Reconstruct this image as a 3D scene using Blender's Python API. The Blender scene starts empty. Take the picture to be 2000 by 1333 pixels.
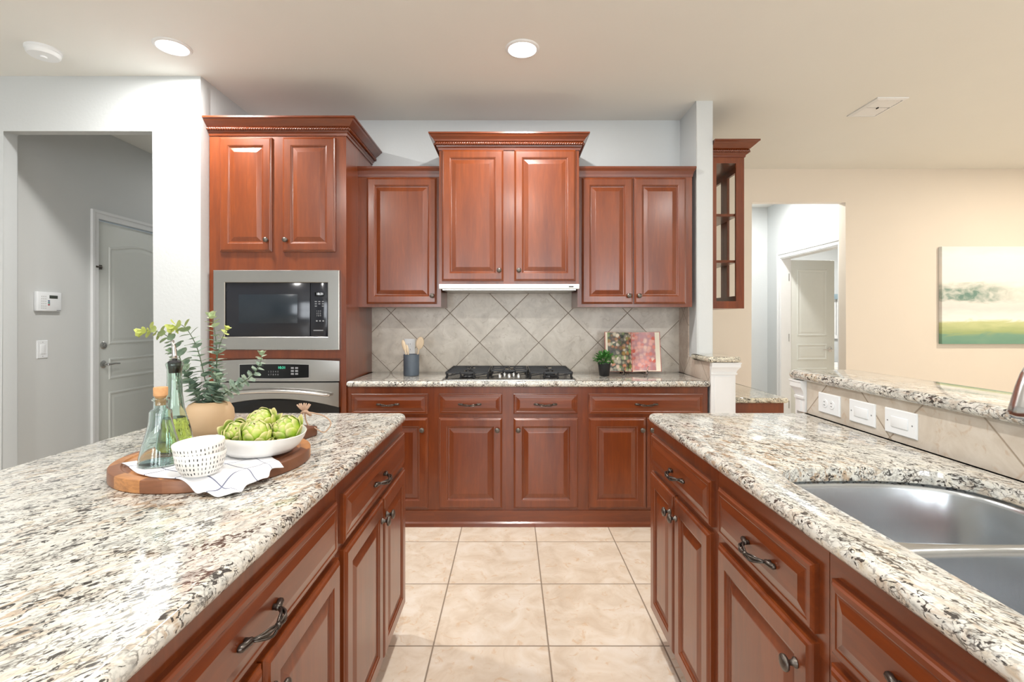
import bpy, bmesh, math, random
from mathutils import Vector, Matrix
random.seed(7)
PI = math.pi
S = bpy.context.scene
COL = S.collection

# ------------------------------------------------------------------ camera
cd = bpy.data.cameras.new('camera')
cam = bpy.data.objects.new('camera', cd); COL.objects.link(cam)
cam.location = (0, 0, 1.29); cam.rotation_euler = (PI/2, 0, 0)
cd.sensor_width = 36; cd.lens = 17.19; cd.shift_x = 0.0005; cd.shift_y = -0.0198
cd.clip_start = 0.02
S.camera = cam
# ------------------------------------------------------------------ world, exposure
w = bpy.data.worlds.new('world'); S.world = w; w.use_nodes = True
w.node_tree.nodes['Background'].inputs[0].default_value = (0.75, 0.87, 1.0, 1)
w.node_tree.nodes['Background'].inputs[1].default_value = 1.0
S.view_settings.view_transform = 'Standard'; S.view_settings.look = 'None'
S.view_settings.gamma = 1; S.view_settings.use_curve_mapping = False
S.view_settings.exposure = -0.2

def area(name, loc, rot, sx, sy, power, col=(1, 1, 1), shape='RECTANGLE', spread=None):
    l = bpy.data.lights.new(name, 'AREA'); l.shape = shape; l.size = sx
    if shape in ('RECTANGLE', 'ELLIPSE'): l.size_y = sy
    l.energy = power; l.color = col
    if spread: l.spread = spread
    o = bpy.data.objects.new(name, l); COL.objects.link(o); o.location = loc; o.rotation_euler = rot
    return o
# daylight entering by the three tall windows in the wall behind the camera and two in the dining side
for i, x in enumerate((-1.7, 0.3, 2.3)):
    area('window_daylight', (x, -4.45, 1.45), (PI/2, 0, 0), 1.1, 1.9, 80, (0.93, 0.97, 1.0))
area('window_daylight', (6.75, 0.2, 1.45), (PI/2, 0, PI/2), 1.8, 1.9, 60, (1.0, 0.95, 0.88))

# ------------------------------------------------------------------ materials
def hexc(h):
    r, g, b = [int(h[i:i+2], 16)/255 for i in (0, 2, 4)]
    f = lambda c: c/12.92 if c <= .04045 else ((c+.055)/1.055)**2.4
    return (f(r), f(g), f(b), 1)
def new_mat(name):
    m = bpy.data.materials.new(name); m.use_nodes = True
    return m, m.node_tree, m.node_tree.nodes['Principled BSDF']
def N(nt, t, **kw):
    n = nt.nodes.new(t)
    for k, v in kw.items():
        if k.startswith('i_'):
            k2 = k[2:]
            n.inputs[int(k2) if k2.isdigit() else k2.replace('_', ' ')].default_value = v
        else: setattr(n, k, v)
    return n
def L(nt, a, b): nt.links.new(a, b)
def coords(nt, scale=(1, 1, 1), rot=(0, 0, 0), loc=(0, 0, 0), rand=False):
    tc = N(nt, 'ShaderNodeTexCoord'); mp = N(nt, 'ShaderNodeMapping')
    mp.inputs['Scale'].default_value = scale; mp.inputs['Rotation'].default_value = rot; mp.inputs['Location'].default_value = loc
    if rand:
        oi = N(nt, 'ShaderNodeObjectInfo'); mu = N(nt, 'ShaderNodeMath', operation='MULTIPLY'); mu.inputs[1].default_value = 37.0
        ad = N(nt, 'ShaderNodeVectorMath', operation='ADD'); L(nt, oi.outputs['Random'], mu.inputs[0])
        L(nt, tc.outputs['Object'], ad.inputs[0]); L(nt, mu.outputs[0], ad.inputs[1]); L(nt, ad.outputs[0], mp.inputs[0])
    else: L(nt, tc.outputs['Object'], mp.inputs[0])
    return mp.outputs[0]
def noise(nt, vec, scale, detail=3, dist=0.0, rough=0.5):
    n = N(nt, 'ShaderNodeTexNoise'); n.inputs['Scale'].default_value = scale; n.inputs['Detail'].default_value = detail
    n.inputs['Distortion'].default_value = dist; n.inputs['Roughness'].default_value = rough
    L(nt, vec, n.inputs['Vector']); return n.outputs['Fac']
def ramp(nt, fac, stops):
    r = N(nt, 'ShaderNodeValToRGB'); e = r.color_ramp.elements
    while len(e) < len(stops): e.new(0.5)
    for k, (p, c) in enumerate(stops):
        e[k].position = p; e[k].color = hexc(c) if isinstance(c, str) else (c, c, c, 1)
    L(nt, fac, r.inputs[0]); return r.outputs[0]
def mix(nt, fac, a, b, mode='MIX'):
    m = N(nt, 'ShaderNodeMix', data_type='RGBA', blend_type=mode)
    for s, v in ((0, fac), (6, a), (7, b)):
        if isinstance(v, (int, float)): m.inputs[s].default_value = v
        elif isinstance(v, str): m.inputs[s].default_value = hexc(v)
        elif isinstance(v, tuple): m.inputs[s].default_value = v
        else: L(nt, v, m.inputs[s])
    return m.outputs[2]
def bump(nt, p, h, strength=0.2, dist=0.002):
    b = N(nt, 'ShaderNodeBump'); b.inputs['Strength'].default_value = strength; b.inputs['Distance'].default_value = dist
    L(nt, h, b.inputs['Height']); L(nt, b.outputs[0], p.inputs['Normal'])
def plain(name, c, rough=0.5, metal=0.0, var=0.06, scale=20, bmp=0, coat=0, spec=None):
    """simple surface with slight procedural variation"""
    m, nt, p = new_mat(name); v = coords(nt)
    f = noise(nt, v, scale, 3)
    c1 = hexc(c) if isinstance(c, str) else (*c, 1)
    dk = tuple(x*(1-var) for x in c1[:3])+(1,); lt = tuple(min(1, x*(1+var)) for x in c1[:3])+(1,)
    L(nt, mix(nt, f, dk, lt), p.inputs['Base Color'])
    p.inputs['Roughness'].default_value = rough; p.inputs['Metallic'].default_value = metal
    if coat: p.inputs['Coat Weight'].default_value = coat; p.inputs['Coat Roughness'].default_value = 0.1
    if spec is not None: p.inputs['Specular IOR Level'].default_value = spec
    if bmp: bump(nt, p, noise(nt, v, scale*6, 4), bmp)
    return m
def wood(name, sc, dark='4b1d07', mid='672b0b', light='8a4216', rough=0.32):
    m, nt, p = new_mat(name); v = coords(nt, sc, rand=True)
    g = noise(nt, v, 6.0, 6, 0.6, 0.6)
    v2 = coords(nt, tuple(min(4, s*.5) for s in sc), rand=True)
    b = noise(nt, v2, 2.2, 2, 0.4)
    c = ramp(nt, g, [(0.2, dark), (0.5, mid), (0.85, light)])
    c2 = ramp(nt, b, [(0.3, mid), (0.65, light)])
    L(nt, mix(nt, 0.5, c, c2), p.inputs['Base Color'])
    p.inputs['Roughness'].default_value = rough
    p.inputs['Coat Weight'].default_value = 0.6; p.inputs['Coat Roughness'].default_value = 0.2
    return m
WV = wood('cherry_wood_vertical', (9, 9, 1.0))
WH = wood('cherry_wood_horizontal', (1.0, 9, 9))
WD = wood('cherry_wood_moulding', (1.2, 9, 9), '411605', '5f2508', '79360d', 0.3)
def granite(name, rot=0.0, cream=False):
    m, nt, p = new_mat(name); v0 = coords(nt, (1, 1, 1), (0, 0, -rot))
    ms = N(nt, 'ShaderNodeMapping'); ms.inputs['Scale'].default_value = (0.72, 1.35, 1.25); L(nt, v0, ms.inputs[0]); v = ms.outputs[0]
    a = noise(nt, v, 26, 5, 0.9, 0.6)
    base = ramp(nt, a, [(0.33, 'aaa798'), (0.44, 'd6d0bc'), (0.56, 'e4dfcd'), (0.68, 'cbbf9e')]) if cream else \
           ramp(nt, a, [(0.30, 'a6a7a2'), (0.41, 'cccbc3'), (0.54, 'e2e0d8'), (0.68, 'd4ccb8')])
    d = noise(nt, v, 4, 3, 0.4)
    tm = N(nt, 'ShaderNodeMath', operation='MULTIPLY')
    L(nt, ramp(nt, noise(nt, v, 38, 3, 1.0), [(0.52, 0.0), (0.62, 1.0)]), tm.inputs[0]); L(nt, ramp(nt, d, [(0.42, 0.08), (0.66, 0.9)]), tm.inputs[1])
    c = mix(nt, tm.outputs[0], base, 'b59c80')
    # interlocking crystals outlined by thin dark mica seams
    wv = N(nt, 'ShaderNodeTexNoise'); wv.inputs['Scale'].default_value = 45; wv.inputs['Detail'].default_value = 3; L(nt, v, wv.inputs['Vector'])
    sc = N(nt, 'ShaderNodeVectorMath', operation='SCALE'); sc.inputs['Scale'].default_value = .03; L(nt, wv.outputs['Color'], sc.inputs[0])
    av = N(nt, 'ShaderNodeVectorMath', operation='ADD'); L(nt, v, av.inputs[0]); L(nt, sc.outputs[0], av.inputs[1])
    ve = N(nt, 'ShaderNodeTexVoronoi', feature='DISTANCE_TO_EDGE'); ve.inputs['Scale'].default_value = 60; L(nt, av.outputs[0], ve.inputs['Vector'])
    seam = ramp(nt, ve.outputs['Distance'], [(0.02, 1.0), (0.09, 0.0)])
    sm = N(nt, 'ShaderNodeMath', operation='MULTIPLY'); L(nt, seam, sm.inputs[0]); L(nt, ramp(nt, noise(nt, v, 20, 3, .5), [(0.42, 0.0), (0.60, 0.85)]), sm.inputs[1])
    c = mix(nt, sm.outputs[0], c, '5a554f')
    c = mix(nt, ramp(nt, noise(nt, v, 95, 3, 1.0, 0.55), [(0.55, 0.0), (0.66, 0.6)]), c, '8a8680')
    vein = noise(nt, v, 76, 4, 1.2, 0.6); patch = noise(nt, v, 15, 2, 0.3)
    ad = N(nt, 'ShaderNodeMath', operation='ADD'); mu = N(nt, 'ShaderNodeMath', operation='MULTIPLY'); mu.inputs[1].default_value = 0.35
    L(nt, patch, mu.inputs[0]); L(nt, vein, ad.inputs[0]); L(nt, mu.outputs[0], ad.inputs[1])
    c = mix(nt, ramp(nt, ad.outputs[0], [(0.735, 0.0), (0.78, 0.95)]), c, '37322f')
    L(nt, c, p.inputs['Base Color']); p.inputs['Roughness'].default_value = 0.09
    p.inputs['Coat Weight'].default_value = 0.3; p.inputs['Coat Roughness'].default_value = 0.03
    return m
GR = granite('granite_polished', 1.0); GR2 = granite('granite_polished_turned', -1.15)
GRC = granite('granite_polished_cream', 0.3, True)

def tilemat(name, axes, size, groutw, off, diag, cols, grout, rough, mott=8):
    """square tiles laid on two world axes; the mesh sits at the world origin so object = world coordinates"""
    m, nt, p = new_mat(name); tc = N(nt, 'ShaderNodeTexCoord'); sp = N(nt, 'ShaderNodeSeparateXYZ'); L(nt, tc.outputs['Object'], sp.inputs[0])
    cb = N(nt, 'ShaderNodeCombineXYZ')
    for k, ax in enumerate(axes):
        s = N(nt, 'ShaderNodeMath', operation='SUBTRACT'); s.inputs[1].default_value = off[k]
        L(nt, sp.outputs[ax], s.inputs[0]); L(nt, s.outputs[0], cb.inputs[k])
    mp = N(nt, 'ShaderNodeMapping'); mp.inputs['Rotation'].default_value = (0, 0, PI/4 if diag else 0); mp.inputs['Scale'].default_value = (1/size,)*3
    L(nt, cb.outputs[0], mp.inputs[0])
    fr = N(nt, 'ShaderNodeVectorMath', operation='FRACTION'); fl = N(nt, 'ShaderNodeVectorMath', operation='FLOOR')
    L(nt, mp.outputs[0], fr.inputs[0]); L(nt, mp.outputs[0], fl.inputs[0])
    s2 = N(nt, 'ShaderNodeSeparateXYZ'); L(nt, fr.outputs[0], s2.inputs[0])
    ds = []
    for k in (0, 1):
        a = N(nt, 'ShaderNodeMath', operation='SUBTRACT'); a.inputs[1].default_value = 0.5; L(nt, s2.outputs[k], a.inputs[0])
        b = N(nt, 'ShaderNodeMath', operation='ABSOLUTE'); L(nt, a.outputs[0], b.inputs[0]); ds.append(b.outputs[0])
    mx = N(nt, 'ShaderNodeMath', operation='MAXIMUM'); L(nt, ds[0], mx.inputs[0]); L(nt, ds[1], mx.inputs[1])
    g = ramp(nt, mx.outputs[0], [(0.5-groutw/size/2-0.003, 0.0), (0.5-groutw/size/2+0.003, 1.0)])
    wn = N(nt, 'ShaderNodeTexWhiteNoise'); L(nt, fl.outputs[0], wn.inputs['Vector'])
    sc = N(nt, 'ShaderNodeVectorMath', operation='SCALE'); sc.inputs['Scale'].default_value = 9; L(nt, wn.outputs['Color'], sc.inputs[0])
    av = N(nt, 'ShaderNodeVectorMath', operation='ADD'); L(nt, tc.outputs['Object'], av.inputs[0]); L(nt, sc.outputs[0], av.inputs[1])
    n1 = noise(nt, av.outputs[0], mott, 5, 1.0, 0.6); n2 = noise(nt, av.outputs[0], mott*2.6, 4, 1.5, 0.6)
    c = ramp(nt, n1, [(0.3, cols[0]), (0.5, cols[1]), (0.68, cols[2])])
    c = mix(nt, ramp(nt, n2, [(0.58, 0.0), (0.68, 0.55)]), c, cols[3])
    c = mix(nt, g, c, grout)
    L(nt, c, p.inputs['Base Color'])
    L(nt, ramp(nt, g, [(0, rough), (1, 0.8)]), p.inputs['Roughness'])
    inv = N(nt, 'ShaderNodeMath', operation='SUBTRACT'); inv.inputs[0].default_value = 1; L(nt, g, inv.inputs[1])
    bump(nt, p, inv.outputs[0], 0.4, 0.002)
    return m
FLOOR_M = tilemat('floor_tile_beige', (0, 1), 0.457, 0.006, (0.1467, 2.395), False, ('d9c7b2', 'e6d8c6', 'eee4d7', 'd8b48c'), '8d7c6b', 0.22, 7)
BS = ('c0b8ac', 'd0c8bb', 'dcd5c9', 'b0a494')
BSB = tilemat('backsplash_tile_back', (0, 2), 0.3087, 0.0045, (-.017, 1.347), True, BS, '85786a', 0.3)
BSP = tilemat('backsplash_tile_peninsula', (1, 2), 0.3087, 0.0045, (1.557, .918), True, ('c4b8a8', 'd2c8ba', 'ddd5c9', 'c0a78e'), 'a0917f', 0.3)
BSS = tilemat('backsplash_tile_side', (1, 2), 0.3087, 0.0045, (3.3, 1.13), True, ('b9a596', 'c9b8a9', 'd4c7ba', 'a9958a'), 'a0917f', 0.3)

def paint(name, c, bm=0.25, sc=55):
    m, nt, p = new_mat(name); v = coords(nt)
    f = noise(nt, v, 3, 2); c1 = hexc(c)
    L(nt, mix(nt, f, tuple(x*.97 for x in c1[:3])+(1,), c1), p.inputs['Base Color'])
    p.inputs['Roughness'].default_value = 0.6
    bump(nt, p, noise(nt, v, sc, 4, 0.3), bm, 0.003)
    return m
P_WALL = paint('wall_paint_cool_white', 'd1d5d6'); P_CEIL = paint('ceiling_paint', 'ebebe6', 0.12, 40)
P_BEIGE = paint('wall_paint_warm_beige', 'e5dbcd', 0.06); P_WHITE = plain('trim_white_gloss', 'e9eaea', 0.28, var=.02)
P_HALL = paint('wall_paint_hall_grey', 'd6d8d7', 0.1); P_DOOR = plain('door_paint_white', 'dfe2dd', 0.35, var=.02)
def steel(name, c=(0.60, 0.60, 0.61), rough=0.28, stretch=(1, 60, 60)):
    m, nt, p = new_mat(name); v = coords(nt, stretch)
    f = noise(nt, v, 8, 3)
    L(nt, ramp(nt, f, [(0, rough-.02), (1, rough+.03)]), p.inputs['Roughness'])
    p.inputs['Base Color'].default_value = (*c, 1); p.inputs['Metallic'].default_value = 1
    p.inputs['Anisotropic'].default_value = 0.4
    return m
STEEL = steel('stainless_steel_brushed', (0.43, 0.42, 0.40), 0.25, (1, 300, 300)); SINKM = steel('sink_stainless', (0.60, 0.63, 0.66), 0.24, (30, 30, 1)); CHROME = steel('polished_nickel', (0.62, 0.61, 0.60), 0.2)
BRONZE = plain('dark_pewter_hardware', '5b5550', 0.3, 0.9, var=.3, scale=60)
BRONZE2 = plain('pewter_knob', '6c6660', 0.33, 0.9, var=.25, scale=120, bmp=.3)
BLACKG = plain('black_glass', '0a0b0e', 0.08, 0.0, var=.1); IRON = plain('black_cast_iron', '17181b', 0.45, 0.0, bmp=.2)
MWG = plain('microwave_dark_glass', '202229', 0.12, 0.1); MWIN = plain('microwave_window_mesh', '242c34', 0.15, 0.1)
PLAST = plain('white_plastic', 'eef1f3', 0.3, var=.01); PLASTG = plain('grey_plastic_print', '8b8d90', .5)
DKSLOT = plain('dark_recess', '2b2b2b', .7)
def emit(name, c, s):
    m, nt, p = new_mat(name)
    p.inputs['Base Color'].default_value = (0, 0, 0, 1); p.inputs['Emission Color'].default_value = hexc(c); p.inputs['Emission Strength'].default_value = s
    return m
E_LAMP = emit('lamp_lens_glow', 'fffdf8', 12); E_WHITE = emit('white_display_digits', 'ffffff', 2.0); E_GREEN = emit('green_display_digits', '4fe0b0', 1.6)
def glass(name, c, rough=0.0, ior=1.45):
    m, nt, p = new_mat(name); p.inputs['Base Color'].default_value = (*c, 1); p.inputs['Roughness'].default_value = rough
    p.inputs['Transmission Weight'].default_value = 1; p.inputs['IOR'].default_value = ior
    return m
G_CLEAR = glass('aqua_tinted_glass', (0.86, 0.97, 0.96)); G_GREEN = glass('green_tinted_glass', (0.80, 0.93, 0.86)); G_OIL = glass('olive_oil', (0.86, 0.84, 0.20), 0, 1.35)
G_PANE = glass('clear_pane', (0.97, 0.98, 0.98), 0, 1.05); G_ACR = glass('clear_acrylic', (0.97, 0.97, 0.98), 0, 1.3)
CORK = plain('cork', 'cf9c6c', .8, var=.25, scale=90); BEIGEV = plain('matte_tan_ceramic', 'c8aa86', .55, var=.08, scale=8)
CERAM = plain('white_ceramic', 'f0eeea', .35, var=.02); MARK = plain('black_brush_marks', '2a2a2c', .6)
CROCK = plain('slate_blue_stoneware', '4e5863', .45, var=.25, scale=14); SPOON = plain('pale_beech', 'ddc8aa', .6, var=.15)
POTB = plain('matte_black_pot', '17181b', .5); LEAFG = plain('leaf_bright_green', '3f7a33', .5, var=.5, scale=60)
STEMM = plain('eucalyptus_twig', '5d6a4e', .6, var=.3); SOIL = plain('dark_soil', '2a211a', .9)
ROPE = plain('jute_cord', 'c3a48c', .85, var=.2, scale=80); PAPER = plain('paper_cream', 'efe6d2', .7)

def leafmat(name, tip):
    m, nt, p = new_mat(name); v = coords(nt); f = noise(nt, v, 45, 3)
    c = ramp(nt, f, [(0.3, '718b7a'), (0.5, '99b09e'), (0.7, 'bccab4')])
    tc = N(nt, 'ShaderNodeAttribute'); tc.attribute_name = 'tip'
    c = mix(nt, tc.outputs['Fac'], c, tip)
    L(nt, c, p.inputs['Base Color']); p.inputs['Roughness'].default_value = .55
    return m
EUC = leafmat('eucalyptus_leaf_yellow_tip', 'c6cf72'); EUC2 = leafmat('eucalyptus_leaf_pale_tip', 'c6d6a8')
def artm():
    m, nt, p = new_mat('artichoke_bract'); v = coords(nt); f = noise(nt, v, 40, 3)
    c = ramp(nt, f, [(0.3, '658a14'), (0.5, '8fb128'), (0.7, 'b9cb55')])
    at = N(nt, 'ShaderNodeAttribute'); at.attribute_name = 'tip'
    c = mix(nt, at.outputs['Fac'], c, 'dcc79a')
    L(nt, c, p.inputs['Base Color']); p.inputs['Roughness'].default_value = .42
    return m
ART = artm()
def boardm():
    m, nt, p = new_mat('acacia_blocks'); v = coords(nt, (7, 3.2, 0.1), (0, 0, 0.35))
    vo = N(nt, 'ShaderNodeTexBrick'); L(nt, v, vo.inputs['Vector'])
    vo.inputs['Scale'].default_value = 1.0; vo.inputs['Mortar Size'].default_value = 0.0; vo.inputs['Color1'].default_value = (0, 0, 0, 1); vo.inputs['Color2'].default_value = (1, 1, 1, 1)
    vo.inputs['Brick Width'].default_value = .55; vo.inputs['Row Height'].default_value = .32
    c = ramp(nt, vo.outputs['Color'], [(0.0, '5a3523'), (0.4, '7c4e35'), (0.7, '966546'), (0.93, 'c98d55')])
    g = noise(nt, coords(nt, (12, 60, 60), (0, 0, .35)), 3, 4, .5)
    c = mix(nt, ramp(nt, g, [(.35, 0.), (.7, .45)]), c, '6e452d')
    L(nt, c, p.inputs['Base Color']); p.inputs['Roughness'].default_value = .38
    return m
BOARD = boardm()
def towelm():
    m, nt, p = new_mat('white_linen_thin_stripes'); at = N(nt, 'ShaderNodeUVMap'); at.uv_map = 'UVMap'
    sp = N(nt, 'ShaderNodeSeparateXYZ'); L(nt, at.outputs[0], sp.inputs[0]); outs = []
    for k, n in ((0, 4.0), (1, 3.0)):
        a = N(nt, 'ShaderNodeMath', operation='MULTIPLY'); a.inputs[1].default_value = n; L(nt, sp.outputs[k], a.inputs[0])
        a2 = N(nt, 'ShaderNodeMath', operation='ADD'); a2.inputs[1].default_value = .55; L(nt, a.outputs[0], a2.inputs[0])
        b = N(nt, 'ShaderNodeMath', operation='FRACT'); L(nt, a2.outputs[0], b.inputs[0])
        c = N(nt, 'ShaderNodeMath', operation='LESS_THAN'); c.inputs[1].default_value = 0.035; L(nt, b.outputs[0], c.inputs[0]); outs.append(c.outputs[0])
    mx = N(nt, 'ShaderNodeMath', operation='MAXIMUM'); L(nt, outs[0], mx.inputs[0]); L(nt, outs[1], mx.inputs[1])
    L(nt, mix(nt, mx.outputs[0], 'f0f0f2', '70748a'), p.inputs['Base Color']); p.inputs['Roughness'].default_value = .85
    bump(nt, p, noise(nt, coords(nt), 500, 2), .25, .001)
    return m
TOWEL = towelm()
def pagem(name, stops, dark):
    m, nt, p = new_mat(name); v = coords(nt)
    vo = N(nt, 'ShaderNodeTexVoronoi'); vo.inputs['Scale'].default_value = 38; L(nt, v, vo.inputs['Vector'])
    sx = N(nt, 'ShaderNodeSeparateColor'); L(nt, vo.outputs['Color'], sx.inputs[0])
    c = ramp(nt, sx.outputs[0], stops)
    c = mix(nt, ramp(nt, vo.outputs['Distance'], [(.35, 0.), (.75, .9)]), c, dark)
    n = noise(nt, v, 9, 2); c = mix(nt, ramp(nt, n, [(.5, 0.), (.62, .7)]), c, dark)
    L(nt, c, p.inputs['Base Color']); p.inputs['Roughness'].default_value = .35
    return m
PG1 = pagem('page_photo_vegetables', [(0, '33422f'), (.25, 'c9bfa8'), (.45, '6e8f45'), (.65, 'b8693f'), (.85, 'd9cbb5')], '2b2e2c')
PG2 = pagem('page_photo_potatoes', [(0, 'd98e84'), (.3, 'e9c6b8'), (.55, 'd2604f'), (.8, 'e5aaa0')], 'b98a90')
def paintingm():
    m, nt, p = new_mat('landscape_painting'); tc = N(nt, 'ShaderNodeTexCoord'); sp = N(nt, 'ShaderNodeSeparateXYZ'); L(nt, tc.outputs['Object'], sp.inputs[0])
    v = coords(nt, (1.2, 1, 5)); n = noise(nt, v, 3.2, 5, .8); n3 = noise(nt, coords(nt, (2.2, 1, 3)), 5, 4, .6)
    a = N(nt, 'ShaderNodeMath', operation='MULTIPLY_ADD'); a.inputs[1].default_value = .14; L(nt, n, a.inputs[0]); L(nt, sp.outputs[2], a.inputs[2])
    # height 0..0.95 (+0.07 mean of the noise)
    c = ramp(nt, a.outputs[0], [(.0, '5f8f7d'), (.14, '79a08a'), (.18, 'a0b07a'), (.28, 'c9cf9a'), (.31, 'eef0ea'), (.42, 'dddad6'), (.54, 'efece4'), (.75, 'f7f2ea'), (.92, 'f2f1ee'), (1., 'e2e6e4')])
    # dark wooded headland: band of height, fading to the right
    hz = ramp(nt, a.outputs[0], [(.46, 0.), (.50, 1.), (.60, 1.), (.67, 0.)])
    fx = ramp(nt, sp.outputs[0], [(.35, 1.), (.70, .25)])
    mu = N(nt, 'ShaderNodeMath', operation='MULTIPLY'); L(nt, hz, mu.inputs[0]); L(nt, fx, mu.inputs[1])
    m2 = N(nt, 'ShaderNodeMath', operation='MULTIPLY'); L(nt, mu.outputs[0], m2.inputs[0]); L(nt, ramp(nt, n3, [(.35, .45), (.6, 1.)]), m2.inputs[1])
    c = mix(nt, m2.outputs[0], c, '6f8f84')
    L(nt, c, p.inputs['Base Color']); p.inputs['Roughness'].default_value = .6
    return m
PAINTING = paintingm(); CANVAS_EDGE = plain('painted_canvas_edge', '8f8f78', .7, var=.4, scale=6)

# ------------------------------------------------------------------ mesh helpers
def finish(name, bm, m, parent=None, smooth=False, merge=True):
    if merge: bmesh.ops.remove_doubles(bm, verts=bm.verts, dist=1e-6)
    bmesh.ops.recalc_face_normals(bm, faces=bm.faces)
    me = bpy.data.meshes.new(name); bm.to_mesh(me); bm.free()
    if m: me.materials.append(m)
    if smooth:
        for p in me.polygons: p.use_smooth = True
    o = bpy.data.objects.new(name, me); COL.objects.link(o)
    if parent: o.parent = parent
    return o
def auto(o, ang=35):
    me = o.data
    for p in me.polygons: p.use_smooth = True
    bm = bmesh.new(); bm.from_mesh(me)
    for e in bm.edges:
        e.smooth = not (len(e.link_faces) == 2 and e.calc_face_angle(0) > math.radians(ang))
    bm.to_mesh(me); bm.free(); return o
def box(bm, x0, x1, y0, y1, z0, z1, bev=0):
    vs = [bm.verts.new(c) for c in ((x0, y0, z0), (x1, y0, z0), (x1, y1, z0), (x0, y1, z0), (x0, y0, z1), (x1, y0, z1), (x1, y1, z1), (x0, y1, z1))]
    fs = [bm.faces.new([vs[i] for i in f]) for f in ((3, 2, 1, 0), (4, 5, 6, 7), (0, 1, 5, 4), (1, 2, 6, 5), (2, 3, 7, 6), (3, 0, 4, 7))]
    if bev:
        es = set(e for f in fs for e in f.edges)
        bmesh.ops.bevel(bm, geom=list(es), offset=bev, segments=2, affect='EDGES', profile=.5)
    return vs
def loops(bm, rings, close_first=False, close_last=False):
    vr = [[bm.verts.new(p) for p in r] for r in rings]
    for a, b in zip(vr[:-1], vr[1:]):
        n = len(a)
        for i in range(n): bm.faces.new((a[i], a[(i+1) % n], b[(i+1) % n], b[i]))
    if close_first: bm.faces.new(vr[0])
    if close_last: bm.faces.new(vr[-1])
    return vr
def lathe(bm, prof, n=32, c=(0, 0, 0), axis='Z', cap0=True, cap1=True):
    rings = []
    for r, z in prof:
        ring = []
        for i in range(n):
            a = 2*PI*i/n; x, y = r*math.cos(a), r*math.sin(a)
            if axis == 'Z': p = (c[0]+x, c[1]+y, c[2]+z)
            elif axis == 'Y': p = (c[0]+x, c[1]+z, c[2]+y)
            else: p = (c[0]+z, c[1]+x, c[2]+y)
            ring.append(p)
        rings.append(ring)
    return loops(bm, rings, cap0, cap1)
def tube(bm, pts, r, n=8, cap=True):
    pts = [Vector(p) for p in pts]; rr = r if isinstance(r, (list, tuple)) else [r]*len(pts)
    rings = []; up = None
    for i, p in enumerate(pts):
        t = (pts[min(i+1, len(pts)-1)]-pts[max(i-1, 0)]).normalized()
        if up is None:
            up = Vector((0, 0, 1)) if abs(t.z) < .9 else Vector((1, 0, 0))
        u = (up-t*up.dot(t)).normalized(); v = t.cross(u); up = u
        rings.append([p+(u*math.cos(2*PI*k/n)+v*math.sin(2*PI*k/n))*rr[i] for k in range(n)])
    return loops(bm, rings, cap, cap)
def offset(poly, d):
    """inset closed counter-clockwise 2D outline by d"""
    n = len(poly); out = []
    for i in range(n):
        a, b, c = Vector(poly[i-1]), Vector(poly[i]), Vector(poly[(i+1) % n])
        e1 = (b-a); e2 = (c-b)
        n1 = Vector((-e1.y, e1.x)).normalized() if e1.length > 1e-9 else Vector((0, 0)); n2 = Vector((-e2.y, e2.x)).normalized() if e2.length > 1e-9 else n1
        m = (n1+n2); m = m/max(.3, (1+n1.dot(n2)))
        out.append((b.x+m.x*d, b.y+m.y*d))
    return out
def rrect(x0, x1, y0, y1, r, n=6):
    rs = r if isinstance(r, (list, tuple)) else [r]*4; pts = []
    for (cx, cy, a0, q) in ((x1-rs[0], y0+rs[0], -PI/2, rs[0]), (x1-rs[1], y1-rs[1], 0, rs[1]), (x0+rs[2], y1-rs[2], PI/2, rs[2]), (x0+rs[3], y0+rs[3], PI, rs[3])):
        if q < 1e-6: pts.append((cx, cy)); continue
        for k in range(n+1):
            a = a0+k/n*PI/2; pts.append((cx+q*math.cos(a), cy+q*math.sin(a)))
    return pts
def fill(bm, outer, holes, z):
    es = []; vl = []
    for lp in [outer]+holes:
        vs = [bm.verts.new((p[0], p[1], z)) for p in lp]; vl.append(vs)
        for i in range(len(vs)): es.append(bm.edges.new((vs[i], vs[(i+1) % len(vs)])))
    bmesh.ops.triangle_fill(bm, use_beauty=True, use_dissolve=False, edges=es)
    return vl
def slab(name, outer, z0, z1, m, parent=None, holes=(), nose=True, r=None):
    """stone or timber slab with bullnosed outer edge; holes get a small arris"""
    bm = bmesh.new(); t = z1-z0; r = r or (t/2 if nose else .003); K = 6
    rings = []
    for k in range(K+1):
        a = PI/2*k/K; rings.append((r*(1-math.sin(a)), z1-r*(1-math.cos(a))))
    for k in range(1, K+1):
        a = PI/2*k/K; rings.append((r*(1-math.cos(a)), z0+r*(1-math.sin(a))))
    loops(bm, [[(x, y, z) for x, y in offset(outer, d)] for d, z in rings])
    hs = [list(h) for h in holes]; q = .003
    for h in hs:
        loops(bm, [[(x, y, z) for x, y in offset(h, d)] for d, z in ((-q, z1), (-q*.3, z1-q*.3), (0, z1-q), (0, z0+q), (-q, z0))])
    fill(bm, offset(outer, r), [offset(h, -q) for h in hs], z1)
    fill(bm, offset(outer, r), [offset(h, -q) for h in hs], z0)
    return auto(finish(name, bm, m, parent), 40)
def ringpanel(bm, x0, x1, z0, z1, rings, y=0.0):
    """panel facing -Y made of nested rectangles (inset, out)"""
    rs = [[(x0+i, y-o, z0+i), (x1-i, y-o, z0+i), (x1-i, y-o, z1-i), (x0+i, y-o, z1-i)] for i, o in rings]
    loops(bm, rs, True, True)
DOOR_R = [(0, 0), (0, .011), (.004, .0125), (.0075, .0165), (.013, .019), (.050, .019), (.053, .0165), (.057, .0150), (.060, .0105), (.065, .0098), (.090, .0165), (.093, .0170)]
DRAW_R = [(0, 0), (0, .010), (.004, .0115), (.007, .0145), (.016, .0150), (.019, .0138), (.023, .0143), (.040, .0190)]

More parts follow.
